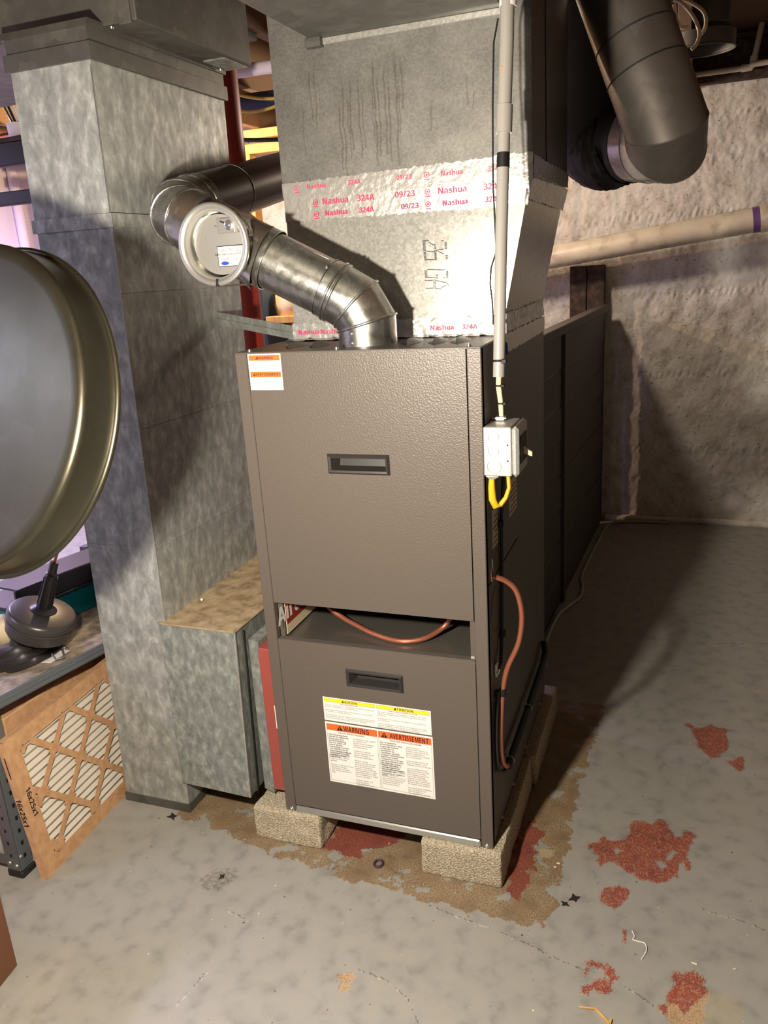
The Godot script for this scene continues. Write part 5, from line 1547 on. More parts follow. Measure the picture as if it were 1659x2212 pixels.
func back_corner() -> void:
	# board partition of an old bin behind the furnace
	var t := thing("board_partition", "dark brown horizontal board partition running back behind the furnace", "partition", Vector3(0.5, 0.0, -2.2))
	var a := Vector3(0.433, 0, -0.86)
	var b := Vector3(0.533, 0, -2.85)
	var at := func(z: float) -> Vector3: return a.lerp(b, (z - a.z) / (b.z - a.z))
	var mb: MB
	for k in 8:
		mb = MB.new()
		var y := k * 0.1465
		mb.beam(at.call(-0.88) + Vector3(-0.012 + 0.002 * (k % 2), y + 0.07, 0), at.call(-2.85) + Vector3(-0.012 + 0.002 * (k % 2), y + 0.07, 0), 0.022, 0.139, Vector3.UP, 0.003)
		part(t, "board", mb, M.bin_board)
	mb = MB.new()
	mb.beam(a + Vector3(0.0, 1.185, 0), b + Vector3(0.0, 1.185, 0), 0.05, 0.035, Vector3.UP, 0.003)
	part(t, "top_rail", mb, M.bin_board)
	mb = MB.new()
	mb.bar(at.call(-1.75).x - 0.02, at.call(-1.75).x + 0.012, 0.0, 1.17, -1.78, -1.72, 0.003)
	part(t, "post", mb, M.bin_board)
	mb = MB.new()
	mb.bar(a.x - 0.04, a.x - 0.02, 0.0, 1.17, -0.92, -0.86, 0.003)
	part(t, "post", mb, M.bin_board)
	mb = MB.new()
		# old timber in the wall above it
	t = thing("timber_post", "old dark split timber post against the wall above the partition", "post", Vector3(0.44, 0, -2.9))
	for x in [[0.352, 0.438], [0.442, 0.53]]:
		mb = MB.new()
		mb.bar(x[0], x[1], 0.0, 1.40, -2.94, -2.875, 0.004)
		part(t, "plank", mb, M.old_wood)
	# plastic sewer pipe along the wall
	t = thing("sewer_pipe", "fat stained cream plastic drain pipe along the back wall", "pipe", Vector3(0.77, 1.5, -2.75))
	mb = MB.new()
	mb.tube([Vector3(-0.2, 1.397, -2.76), Vector3(1.235, 1.565, -2.74)], 0.056, 28)
	part(t, "pipe", mb, M.sewer)
	mb = MB.new()
	mb.tube([Vector3(1.205, 1.5615, -2.74), Vector3(1.237, 1.5652, -2.74)], 0.0575, 28)
	part(t, "primer_mark", mb, mat(rgb(108, 72, 128), 0.5), "purple primer ring")
	mb = MB.new()
	mb.tube([Vector3(1.237, 1.565, -2.74), Vector3(1.5, 1.596, -2.735), Vector3(2.59, 1.72, -2.72)], 0.062, 28)
	part(t, "coupling", mb, M.sewer)
	for x in [0.1, 1.9]:
		mb = MB.new()
		mb.bar(x - 0.01, x + 0.01, 1.42 + x * 0.117, 2.19, -2.79, -2.785)
		mb.bar(x - 0.01, x + 0.01, 2.17, 2.175, -2.79, -2.75)
		part(t, "hanger_strap", mb, M.steel_dull)
	# thin water pipe high on the wall
	t = thing("water_pipe", "thin cream plastic water pipe with elbow under the joists", "pipe", Vector3(0.9, 2.16, -2.85))
	mb = MB.new()
	mb.tube([Vector3(0.3, 2.223, -2.85), Vector3(1.155, 2.226, -2.85)], 0.0125, 12)
	part(t, "pipe", mb, M.pvc_cream)
	mb = MB.new()
	mb.tube([Vector3(1.12, 2.226, -2.85), Vector3(1.16, 2.226, -2.85), Vector3(1.168, 2.24, -2.85), Vector3(1.172, 2.27, -2.85)], 0.0165, 12)
	part(t, "elbow", mb, M.pvc_cream)
	mb = MB.new()
	mb.tube([Vector3(1.168, 2.24, -2.85), Vector3(1.195, 2.40, -2.85)], 0.0125, 12)
	part(t, "riser", mb, M.pvc_cream)
	mb = MB.new()
	mb.tube([Vector3(1.155, 2.235, -2.84), Vector3(1.25, 2.237, -2.84), Vector3(2.59, 2.24, -2.84)], 0.0125, 12)
	part(t, "branch", mb, M.pvc_cream)
	# grey hose on the floor
	mb = MB.new()
	mb.tube(smooth_path([Vector3(0.475, 0.008, -1.1), Vector3(0.482, 0.008, -1.515), Vector3(0.52, 0.008, -1.68), Vector3(0.552, 0.008, -1.77), Vector3(0.548, 0.008, -1.9), Vector3(0.53, 0.008, -2.04), Vector3(0.55, 0.008, -2.44), Vector3(0.58, 0.008, -2.8), Vector3(0.66, 0.008, -2.885), Vector3(0.9, 0.008, -2.9)]), 0.008, 8)
	solo("grey_hose", mb, M.pvc_grey, "thin grey hose on the floor along the partition", "hose")

func left_gap() -> void:
	# red steel column
	var t := thing("steel_column", "red painted steel column behind the return duct", "column", Vector3(-0.43, 0, -0.83))
	var mb := MB.new()
	mb.tube([Vector3(-0.43, 0.0, -0.83), Vector3(-0.43, 2.15, -0.83)], 0.05, 28)
	part(t, "shaft", mb, M.red_post)
	mb = MB.new()
	mb.bar(-0.52, -0.34, 2.15, 2.17, -0.92, -0.74, 0.003)
	part(t, "cap_plate", mb, M.dark)
	# galvanized brace
	t = thing("metal_strip", "ribbed galvanized strip bracing the transition duct", "strip", Vector3(-0.14, 1.33, -0.35))
	mb = MB.new()
	mb.beam(Vector3(-0.298, 1.354, -0.43), Vector3(0.03, 1.316, -0.275), 0.003, 0.034)
	part(t, "web", mb, M.galv_boot)
	mb = MB.new()
	mb.beam(Vector3(-0.298, 1.352, -0.425), Vector3(0.03, 1.314, -0.27), 0.004, 0.005)
	part(t, "rib", mb, M.galv_boot)
	# stud framing, lit by the bulb behind
	t = thing("stud_frame", "bare yellow pine stud frame at the back left", "frame", Vector3(-1.4, 0, -2.45))
	for y in [[2.125, 2.168], [2.055, 2.1]]:
		mb = MB.new()
		mb.bar(-2.6, -0.7, y[0], y[1], -2.49, -2.41, 0.003)
		part(t, "plate_board", mb, M.pine)
	for x in [-2.35, -1.94, -1.52, -1.235, -1.0, -0.74]:
		mb = MB.new()
		mb.bar(x - 0.02, x + 0.02, 0.0, 2.055, -2.49, -2.41, 0.003)
		part(t, "stud", mb, M.pine)
	# pipes crossing above
	mb = MB.new()
	mb.tube([Vector3(-1.4, 2.152, -1.2), Vector3(0.0, 2.138, -1.2)], 0.021, 16)
	solo("drain_pipe", mb, M.lavender, "pinkish plastic pipe crossing the gap under the joists", "pipe")
	t = thing("insulated_pipe", "navy foam-sleeved pipe crossing the gap under the joists", "pipe", Vector3(-0.75, 2.1, -1.6))
	mb = MB.new()
	mb.tube([Vector3(-0.93, 2.128, -1.6), Vector3(-0.4, 2.118, -1.6), Vector3(0.5, 2.1, -1.6)], 0.034, 18)
	part(t, "sleeve", mb, M.navy)
	mb = MB.new()
	mb.tube([Vector3(-1.6, 2.14, -1.6), Vector3(-0.91, 2.128, -1.6)], 0.029, 18)
	part(t, "sleeve", mb, M.navy)
	mb = MB.new()
	mb.tube([Vector3(-2.9, 2.13, -1.62), Vector3(-1.5, 2.14, -1.6), Vector3(0.5, 2.1, -1.6), Vector3(0.6, 2.2, -1.6)], 0.012, 10)
	part(t, "inner_pipe", mb, M.copper)
	# yellow and white house cables sagging
	var cb := [[Vector3(-0.95, 2.17, -1.42), Vector3(-0.83, 2.14, -1.42), Vector3(-0.72, 2.07, -1.42), Vector3(-0.6, 2.055, -1.42), Vector3(-0.45, 2.09, -1.42), Vector3(-0.3, 2.17, -1.42)], [Vector3(-0.9, 2.17, -1.46), Vector3(-0.75, 2.135, -1.46), Vector3(-0.6, 2.1, -1.46), Vector3(-0.4, 2.1, -1.46), Vector3(-0.25, 2.17, -1.46)], [Vector3(-0.88, 2.18, -1.38), Vector3(-0.83, 2.12, -1.38), Vector3(-0.79, 2.08, -1.38), Vector3(-0.765, 2.05, -1.38), Vector3(-0.78, 2.03, -1.38)], [Vector3(-0.84, 2.18, -1.39), Vector3(-0.8, 2.12, -1.39), Vector3(-0.765, 2.08, -1.39), Vector3(-0.755, 2.055, -1.39)], [Vector3(-1.0, 1.985, -1.5), Vector3(-0.85, 1.99, -1.5), Vector3(-0.7, 1.97, -1.5), Vector3(-0.5, 1.96, -1.5), Vector3(-0.2, 2.0, -1.5), Vector3(0.0, 2.17, -1.5)]]
	var cl := ["lower yellow house cable sagging across the gap", "upper yellow house cable sagging across the gap", "white cable end hanging into the gap, longer one", "white cable end hanging into the gap, shorter one", "black cable sagging below the navy pipe"]
	for k in 5:
		mb = MB.new()
		mb.tube(smooth_path(cb[k]), 0.006 if k < 4 else 0.008, 8)
		solo("house_cable", mb, [M.cable_dull, M.cable_dull, M.white, M.white, M.dark][k], cl[k], "cable", "house cables in the gap")
	# things stored behind
	t = thing("storage_cabinet", "blue-grey metal cabinet seen through the gap", "cabinet", Vector3(-1.2, 0, -2.2))
	mb = MB.new()
	mb.bar(-1.30, -1.06, 0.0, 1.42, -2.38, -2.1, 0.006)
	part(t, "body", mb, M.blue)
	mb = MB.new()
	mb.bar(-1.2, -1.19, 0.02, 1.40, -2.1, -2.097)
	part(t, "door_gap", mb, M.navy)
	t = thing("wooden_shelf", "rough wooden shelf seen through the gap beside the cabinet", "shelf", Vector3(-0.9, 0, -2.2))
	for y in [0.5, 0.9, 1.22]:
		mb = MB.new()
		mb.bar(-1.05, -0.7, y, y + 0.035, -2.38, -2.1, 0.003)
		part(t, "board", mb, M.pine)
	for x in [-1.045, -0.71]:
		mb = MB.new()
		mb.bar(x - 0.01, x + 0.01, 0.0, 1.22, -2.38, -2.35)
		part(t, "upright", mb, M.pine)
	mb = MB.new()
	mb.lathe(Transform3D(Basis().scaled(Vector3(1.3, 1, 1)), Vector3(-0.93, 1.255, -2.22)), [Vector2(0.0, 0.0), Vector2(0.085, 0.0), Vector2(0.09, 0.05), Vector2(0.08, 0.11), Vector2(0.05, 0.15), Vector2(0.0, 0.16)], 16, true)
	solo("cloth_bundle", mb, M.cream, "cream cloth bundle on the shelf seen through the gap", "bundle")
	mb = MB.new()
	mb.lathe(Transform3D(Basis().scaled(Vector3(1.5, 1, 1)), Vector3(-0.92, 0.935, -2.22)), [Vector2(0.0, 0.0), Vector2(0.08, 0.0), Vector2(0.085, 0.08), Vector2(0.07, 0.17), Vector2(0.03, 0.22), Vector2(0.0, 0.22)], 16, true)
	solo("grey_bundle", mb, M.lavender, "pale grey bundle under the shelf board seen through the gap", "bundle")
	# black rack at the far left
	t = thing("storage_rack", "black steel storage rack at the far left edge", "rack", Vector3(-1.75, 0, -1.05))
	for y in [[1.905, 1.985], [1.77, 1.818]]:
		mb = MB.new()
		mb.bar(-2.3, -1.2, y[0], y[1], -1.02, -0.98, 0.004)
		part(t, "beam", mb, M.dark)
	for x in [-2.28, -1.22]:
		mb = MB.new()
		mb.bar(x - 0.02, x + 0.02, 0.0, 2.0, -1.06, -1.02, 0.003)
		part(t, "post", mb, M.dark)
	mb = MB.new()
	mb.bar(-2.3, -1.2, 1.985, 2.0, -1.4, -0.98, 0.002)
	part(t, "deck", mb, M.old_wood)
	for x in [-2.28, -1.22]:
		mb = MB.new()
		mb.bar(x - 0.02, x + 0.02, 0.0, 2.0, -1.4, -1.36, 0.003)
		part(t, "post", mb, M.dark)
	t = thing("tool_cup", "pale grey cup of long handled tools on the black rack", "cup", Vector3(-1.42, 2.0, -1.03))
	mb = MB.new()
	mb.lathe(at3(-1.42, 2.0, -1.03), [Vector2(0, 0), Vector2(0.036, 0), Vector2(0.04, 0.05), Vector2(0.037, 0.05), Vector2(0.034, 0.004), Vector2(0, 0.004)], 18)
	part(t, "cup", mb, M.lavender)
	for k in 3:
		mb = MB.new()
		mb.tube([Vector3(-1.42 + 0.01 * k, 2.006, -1.03), Vector3(-1.475 + 0.02 * k, 2.13, -1.03), Vector3(-1.50 + 0.02 * k, 2.165, -1.03)], 0.005, 8)
		part(t, "tool", mb, [M.steel, M.dark, M.white][k])
	# pipe on the pale wall of the left room
	mb = MB.new()
	mb.tube([Vector3(-2.97, 0.0, -2.62), Vector3(-2.97, 2.17, -2.62)], 0.03, 14)
	solo("wall_pipe", mb, M.lavender, "white pipe on the violet-lit wall at the far left", "pipe")

func shelf() -> void:
	var A := Vector3(-0.645, 0.4995, 0.335)
	var e := Vector3(0.1154, -0.0438, -0.9923).normalized()
	var l := Vector3(-0.993, 0.0, -0.1155).normalized()
	var up := l.cross(e).normalized()
	if up.y < 0.0: up = -up
	var dk := func(u: float, w: float, h: float) -> Vector3: return A + e * u + l * w + up * h
	var t := thing("shelving_unit", "grey slotted steel shelving unit at the left edge", "shelf", Vector3(-0.85, 0.0, 0.0))
	var mb := MB.new()
	mb.hexa([dk.call(0.0, 0.0, -0.02), dk.call(0.82, 0.0, -0.02), dk.call(0.82, 0.45, -0.02), dk.call(0.0, 0.45, -0.02), dk.call(0.0, 0.0, 0.0), dk.call(0.82, 0.0, 0.0), dk.call(0.82, 0.45, 0.0), dk.call(0.0, 0.45, 0.0)])
	part(t, "deck", mb, M.shelf_board)
	mb = MB.new()
	mb.beam(dk.call(0.0, -0.004, -0.016), dk.call(0.82, -0.004, -0.016), 0.008, 0.034, up, 0.002)
	part(t, "front_lip", mb, M.shelf_grey)
	mb = MB.new()
	mb.beam(dk.call(0.0, -0.009, -0.012), dk.call(0.82, -0.009, -0.012), 0.003, 0.007, up, 0.001)
	mb.beam(dk.call(0.0, -0.009, -0.025), dk.call(0.82, -0.009, -0.025), 0.003, 0.007, up, 0.001)
	part(t, "lip_rib", mb, M.shelf_grey)
	# slotted angle posts
	var pz := 0.322
	var px := -0.616
	mb = MB.new()
	mb.bar(px - 0.002, px, 0.0, 1.0, pz - 0.042, pz, 0.0006)
	mb.bar(px - 0.045, px, 0.0, 1.0, pz - 0.002, pz, 0.0006)
	var post := part(t, "corner_post", mb, M.shelf_grey)
	for k in 24:
		mb = MB.new()
		var y := 0.05 + k * 0.038
		mb.bar(px, px + 0.0004, y, y + 0.012, pz - 0.026, pz - 0.018)
		part(post, "slot", mb, M.black)
		mb = MB.new()
		mb.bar(px - 0.026, px - 0.02, y + 0.01, y + 0.02, pz, pz + 0.0004)
		part(post, "slot", mb, M.black)
	for q in [[0.035, 0.0], [0.06, 1.0], [0.485, 1.0], [0.04, 2.0]]:
		mb = MB.new()
		var bz: bool = q[1] < 0.5 or q[1] > 1.5
		var at := Vector3(px - 0.012, q[0], pz) if bz else Vector3(px, q[0], pz - 0.01)
		if q[1] > 1.5: at.x = px - 0.034
		mb.lathe(Transform3D(Basis(Vector3.RIGHT, PI / 2) if bz else Basis(Vector3.BACK, -PI / 2), at), [Vector2(0.0065, 0), Vector2(0.005, 0.003), Vector2(0, 0.004)], 12)
		part(t, "bolt", mb, M.steel_dull)
	mb = MB.new()
	mb.bar(px - 0.045, px + 0.006, 0.0, 0.02, pz - 0.045, pz + 0.004, 0.003)
	part(t, "foot_plate", mb, M.dark)
	mb = MB.new()
	mb.bar(-1.08, px - 0.003, 0.03, 0.06, pz - 0.006, pz - 0.003)
	part(t, "side_rail", mb, M.shelf_grey)
	for q in [Vector2(-1.1, pz), Vector2(-1.0, -0.5), Vector2(-0.65, -0.5)]:
		mb = MB.new()
		mb.bar(q.x, q.x + 0.03, 0.0, 0.6 if q.x < -0.9 else 0.46, q.y - 0.03, q.y, 0.001)
		part(t, "post", mb, M.shelf_grey)

	# furnace filter leaning on the shelf
	var b0 := Vector3(-0.547, 0.0, 0.307)
	var fe := Vector3(-0.0692, 0.0, -0.9976).normalized()
	var fu := Vector3(-0.045, 0.4, 0.0).normalized()
	var fn := fu.cross(fe).normalized()
	if fn.x < 0.0: fn = -fn
	fu = fe.cross(fn).normalized()
	if fu.y < 0.0: fu = -fu
	var fb := Basis(fe, fu, fn) if fe.cross(fu).dot(fn) > 0.0 else Basis(fe, fu, fn)
	t = thing("air_filter", "cardboard framed pleated air filter leaning under the shelf", "filter", b0, "", fb)
	var W := 0.635
	var Hh := 0.403
	var D := 0.022
	var bw := [0.046, 0.03, 0.042, 0.042]   # left, right, bottom, top rims of the face
	for s in [[0.0, W, 0.0, bw[2]], [0.0, W, Hh - bw[3], Hh], [0.0, bw[0], bw[2], Hh - bw[3]], [W - bw[1], W, bw[2], Hh - bw[3]]]:
		mb = MB.new()
		mb.bar(s[0], s[1], s[2], s[3], -0.0012, 0.0)
		part(t, "frame_rim", mb, M.carton)
	for s in [[0.0, 0.0015, 0.0, Hh], [W - 0.0015, W, 0.0, Hh]]:
		mb = MB.new()
		mb.bar(s[0], s[1], s[2], s[3], -D, -0.0012)
		part(t, "frame_edge", mb, M.carton)
	for s in [[0.0, 0.0015], [Hh - 0.0015, Hh]]:
		mb = MB.new()
		mb.bar(0.0, W, s[0], s[1], -D, -0.0012)
		part(t, "frame_edge", mb, M.carton)
	# diagonal lattice struts, clipped to the opening
	var x0: float = bw[0]; var x1: float = W - bw[1]; var y0: float = bw[2]; var y1: float = Hh - bw[3]
	for dir in [1.0, -1.0]:
		for k in range(-4, 9):
			var c0: float = (0.285 + 0.16 * k) if dir < 0.0 else (0.012 + 0.156 * (k - 3))
			var pts := []
			for xx in [x0, x1]:
				var yy: float = (c0 - xx) if dir < 0.0 else (xx - c0)
				if yy >= y0 and yy <= y1: pts.append(Vector2(xx, yy))
			for yy in [y0, y1]:
				var xx: float = (c0 - yy) if dir < 0.0 else (yy + c0)
				if xx > x0 and xx < x1: pts.append(Vector2(xx, yy))
			if pts.size() < 2: continue
			mb = MB.new()
			var a3 := Vector3(pts[0].x, pts[0].y, -0.0009 + dir * 0.0003)
			var b3 := Vector3(pts[1].x, pts[1].y, -0.0009 + dir * 0.0003)
			mb.beam(a3, b3, 0.017, 0.0012, Vector3.BACK)
			part(t, "lattice_strut", mb, M.carton)
			# little webs where struts cross
			if dir < 0.0:
				for j in range(-4, 9):
					var c1: float = 0.012 + 0.156 * (j - 3)
					var nx := (c0 + c1) * 0.5
					var ny := (c0 - c1) * 0.5
					if nx < x0 or nx > x1 or ny < y0 or ny > y1: continue
					mb = MB.new()
					mb.prism(Transform3D(Basis(), Vector3(nx, ny, -0.0008)), PackedVector2Array([Vector2(0.026, 0), Vector2(0, 0.016), Vector2(-0.026, 0), Vector2(0, -0.016)]), 0.001)
					part(t, "lattice_web", mb, M.carton)
	mb = MB.new()
	var n := 17
	for k in n:
		var p0 := y0 - 0.02 + (y1 - y0 + 0.04) * k / n
		var p1 := y0 - 0.02 + (y1 - y0 + 0.04) * (k + 0.72) / n
		var p2 := y0 - 0.02 + (y1 - y0 + 0.04) * (k + 1.0) / n
		p0 = maxf(p0, 0.002); p2 = minf(p2, Hh - 0.002); p1 = clampf(p1, p0, p2)
		mb.quad(Vector3(0.002, p0, -0.018), Vector3(W - 0.002, p0, -0.018), Vector3(W - 0.002, p1, -0.003), Vector3(0.002, p1, -0.003), Vector3(0, -0.3, 1))
		mb.quad(Vector3(0.002, p1, -0.003), Vector3(W - 0.002, p1, -0.003), Vector3(W - 0.002, p2, -0.018), Vector3(0.002, p2, -0.018), Vector3(0, 1, 0.3))
	part(t, "pleated_media", mb, M.media)
	lettering(t, "16x25x1", Transform3D(Basis(Vector3.BACK, -PI / 2), Vector3(0.028, 0.215, 0.0004)), 0.022, M.ink, true)
	lettering(t, "16x25x1", Transform3D(Basis(Vector3.UP, -PI / 2) * Basis(Vector3.BACK, -PI / 2), Vector3(-0.0004, 0.2, -0.011)), 0.022, M.ink, true)
	mb = MB.new()
	mb.bar(-0.0004, 0.0, 0.30, 0.36, -0.0125, -0.0095)
	part(t, "printed_line", mb, M.ink)

	# things on the deck
	var drum_at: Vector3 = dk.call(0.33, 0.12, 0.085)
	var ax := Vector3(0.36, 0.9, -0.1).normalized()
	var DB := basis_to(ax)
	t = thing("drain_auger", "black plastic drum drain auger with ribbed handle on the shelf", "drain auger", drum_at)
	var T := Transform3D(DB, drum_at)
	mb = MB.new()
	mb.lathe(T, [Vector2(0, -0.034), Vector2(0.084, -0.034), Vector2(0.084, -0.034), Vector2(0.089, -0.030), Vector2(0.0895, -0.028), Vector2(0.094, 0.018), Vector2(0.094, 0.02), Vector2(0.092, 0.028), Vector2(0.086, 0.033), Vector2(0.084, 0.0335), Vector2(0.035, 0.039), Vector2(0.0, 0.040)], 40, true)
	var dr := part(t, "drum", mb, M.drum)
	mb = MB.new()
	mb.lathe(T, [Vector2(0.0955, 0.0), Vector2(0.0965, 0.003), Vector2(0.0955, 0.006)], 40, true)
	part(dr, "drum_rim", mb, M.drum)
	mb = MB.new()
	mb.lathe(T, [Vector2(0.036, 0.04), Vector2(0.022, 0.05), Vector2(0.0185, 0.09), Vector2(0.017, 0.15), Vector2(0.015, 0.155), Vector2(0.012, 0.157), Vector2(0.0115, 0.19), Vector2(0.0, 0.192)], 20)
	var hn := part(t, "handle", mb, M.drum)
	for k in 10:
		var a := TAU * k / 10.0
		var o := DB * Vector3(cos(a), 0, sin(a))
		mb = MB.new()
		mb.tube([drum_at + ax * 0.06 + o * 0.0205, drum_at + ax * 0.145 + o * 0.0172], 0.0022, 6)
		part(hn, "grip_rib", mb, M.drum)
	mb = MB.new()
	mb.tube([drum_at + ax * 0.19, drum_at + ax * 0.23 + Vector3(0.004, 0, 0), drum_at + ax * 0.28 + Vector3(0.0, 0, -0.01)], 0.004, 8)
	part(t, "cable", mb, M.copper)
	mb = MB.new()
	mb.lathe(T, [Vector2(0.02, -0.034), Vector2(0.018, -0.06), Vector2(0.0, -0.06)], 16)
	part(t, "hub", mb, M.drum)
	mb = MB.new()
	var kq: Vector3 = drum_at + DB * Vector3(0.05, 0, 0.03)
	mb.tube([kq - ax * 0.03, kq - ax * 0.075], 0.014, 12)
	part(t, "crank_knob", mb, M.drum)
	mb = MB.new()
	mb.tube([drum_at - ax * 0.06, drum_at - ax * 0.075, dk.call(0.30, 0.06, 0.01), dk.call(0.28, 0.02, 0.006), dk.call(0.30, 0.01, 0.006), dk.call(0.33, 0.05, 0.008)], 0.003, 6)
	part(t, "cable_end", mb, M.steel_dull)

	var bin_c: Vector3 = dk.call(0.55, 0.33, 0.0)
	var BB := Basis(-e, up, -l) if (-e).cross(up).dot(-l) > 0.0 else Basis(e, up, -l)
	t = thing("teal_case", "teal plastic tool case with clear lid at the shelf back", "case", bin_c, "", BB)
	mb = MB.new()
	mb.bar(-0.2, 0.2, 0.001, 0.085, -0.1, 0.1, 0.008)
	part(t, "body", mb, M.teal)
	mb = MB.new()
	mb.bar(-0.205, 0.205, 0.086, 0.094, -0.105, 0.105, 0.002)
	part(t, "rim", mb, M.drum)
	mb = MB.new()
	mb.bar(-0.205, 0.205, 0.094, 0.155, 0.09, 0.105, 0.004)
	part(t, "hinge_side", mb, M.drum)
	mb = MB.new()
	mb.bar(-0.2, 0.2, 0.15, 0.156, -0.02, 0.105, 0.002)
	part(t, "lid", mb, M.drum)
	t = thing("spirit_level", "yellow spirit level lying on the teal case", "level", bin_c + up * 0.0945)
	mb = MB.new()
	mb.beam(bin_c + up * 0.103 - e * 0.19 - l * 0.06, bin_c + up * 0.103 - e * 0.02 - l * 0.075, 0.02, 0.016, up, 0.002)
	part(t, "body", mb, M.cable_yellow)

	var jc: Vector3 = dk.call(0.585, 0.09, 0.0)
	t = thing("plastic_jar", "clear plastic jar of metal fittings beside the drain auger", "jar", jc)
	var JT := Transform3D(Basis(), jc)
	mb = MB.new()
	mb.lathe(JT, [Vector2(0.0, 0.003), Vector2(0.047, 0.003), Vector2(0.05, 0.01), Vector2(0.052, 0.12), Vector2(0.0535, 0.122)], 32)
	part(t, "wall", mb, M.clear)
	mb = MB.new()
	mb.tube(circle(jc + Vector3(0, 0.122, 0), Vector3.UP, 0.053, 32), 0.0018, 6, true)
	part(t, "rim", mb, M.white)
	var rng := RandomNumberGenerator.new()
	rng.seed = 9
	for k in 7:
		mb = MB.new()
		var q := jc + Vector3(rng.randf_range(-0.028, 0.028), 0.012, rng.randf_range(-0.028, 0.028))
		mb.tube([q, q + Vector3(rng.randf_range(-0.01, 0.01), rng.randf_range(0.05, 0.135), rng.randf_range(-0.01, 0.01))], rng.randf_range(0.004, 0.008), 10)
		part(t, "fitting", mb, [M.steel, M.drum, M.steel_dull, M.copper, M.blue][k % 5])
	mb = MB.new()
	mb.lathe(Transform3D(Basis(), dk.call(0.745, 0.06, 0.003)), [Vector2(0, 0.001), Vector2(0.05, 0.001), Vector2(0.052, 0.11), Vector2(0.04, 0.15), Vector2(0.018, 0.175), Vector2(0.018, 0.195), Vector2(0, 0.195)], 22, true)
	solo("cream_jug", mb, M.cream, "cream plastic jug behind the clear jar", "jug")
	mb = MB.new()
	mb.lathe(Transform3D(Basis(), dk.call(0.68, 0.165, 0.003)), [Vector2(0, 0.001), Vector2(0.05, 0.001), Vector2(0.05, 0.16), Vector2(0.02, 0.19), Vector2(0, 0.19)], 20)
	solo("dark_bottle", mb, M.navy, "dark blue bottle behind the drain auger", "bottle")
	mb = MB.new()
	mb.lathe(Transform3D(Basis(), dk.call(0.32, 0.265, 0.002)), [Vector2(0, 0.001), Vector2(0.03, 0.001), Vector2(0.033, 0.055), Vector2(0.026, 0.075), Vector2(0.012, 0.085), Vector2(0, 0.086)], 20, true)
	solo("cream_bottle", mb, M.cream, "small cream bottle at the shelf's left end", "bottle")
	# black leather pouch, two soft lobes
	t = thing("tool_pouch", "black leather tool pouch lying near the shelf edge", "pouch", dk.call(0.27, 0.1, 0.0))
	for q in [[0.27, 0.16, 0.016, 0.085, 0.055, 0.016], [0.255, 0.12, 0.012, 0.105, 0.05, 0.012], [0.26, 0.08, 0.008, 0.09, 0.03, 0.008]]:
		mb = MB.new()
		var c: Vector3 = dk.call(q[0], q[1], q[2])
		mb.lathe(Transform3D(Basis(e * q[3], up * q[5], l * q[4]) if e.cross(up).dot(l) > 0.0 else Basis(-e * q[3], up * q[5], l * q[4]), c), [Vector2(0.0, -1.0), Vector2(0.7, -0.9), Vector2(0.95, -0.4), Vector2(1.0, 0.1), Vector2(0.9, 0.6), Vector2(0.6, 0.92), Vector2(0.0, 1.0)], 24, true)
		part(t, "leather_flap", mb, M.glove)
	mb = MB.new()
	mb.tube(circle(dk.call(0.345, 0.06, 0.004), up, 0.009, 14), 0.0018, 6, true)
	part(t, "buckle", mb, M.steel)
	mb = MB.new()
	mb.prism(Transform3D(BB, dk.call(0.3, 0.045, 0.0005)), PackedVector2Array([Vector2(-0.05, -0.012), Vector2(0.03, -0.02), Vector2(0.05, 0.01), Vector2(0.0, 0.022)]), 0.0004) if false else mb.hexa([dk.call(0.27, 0.03, 0.0), dk.call(0.35, 0.045, 0.0), dk.call(0.34, 0.07, 0.0), dk.call(0.26, 0.06, 0.0), dk.call(0.27, 0.03, 0.0006), dk.call(0.35, 0.045, 0.0006), dk.call(0.34, 0.07, 0.0006), dk.call(0.26, 0.06, 0.0006)])
	solo("paper_slip", mb, M.white, "scrap of white paper on the shelf edge", "paper")

	# under the shelf
	t = thing("carton", "brown cardboard carton in the dark under the shelf", "carton", Vector3(-0.85, 0, -0.05))
	mb = MB.new()
	mb.bar(-1.05, -0.68, 0.0, 0.40, -0.4, 0.22, 0.003)
	part(t, "body", mb, M.carton)
	mb = MB.new()
	mb.bar(-0.88, -0.85, 0.4, 0.4005, -0.4, 0.22)
	part(t, "tape_strip", mb, M.cream)
	t = thing("orange_bucket", "orange plastic bucket in the dark under the shelf", "bucket", Vector3(-0.83, 0, 0.42))
	mb = MB.new()
	mb.lathe(at3(-0.83, 0.0, 0.42), [Vector2(0, 0.002), Vector2(0.085, 0.002), Vector2(0.1, 0.21), Vector2(0.104, 0.21), Vector2(0.104, 0.222), Vector2(0.098, 0.222), Vector2(0.083, 0.006), Vector2(0, 0.006)], 28)
	part(t, "body", mb, mat(rgb(214, 104, 36), 0.5))

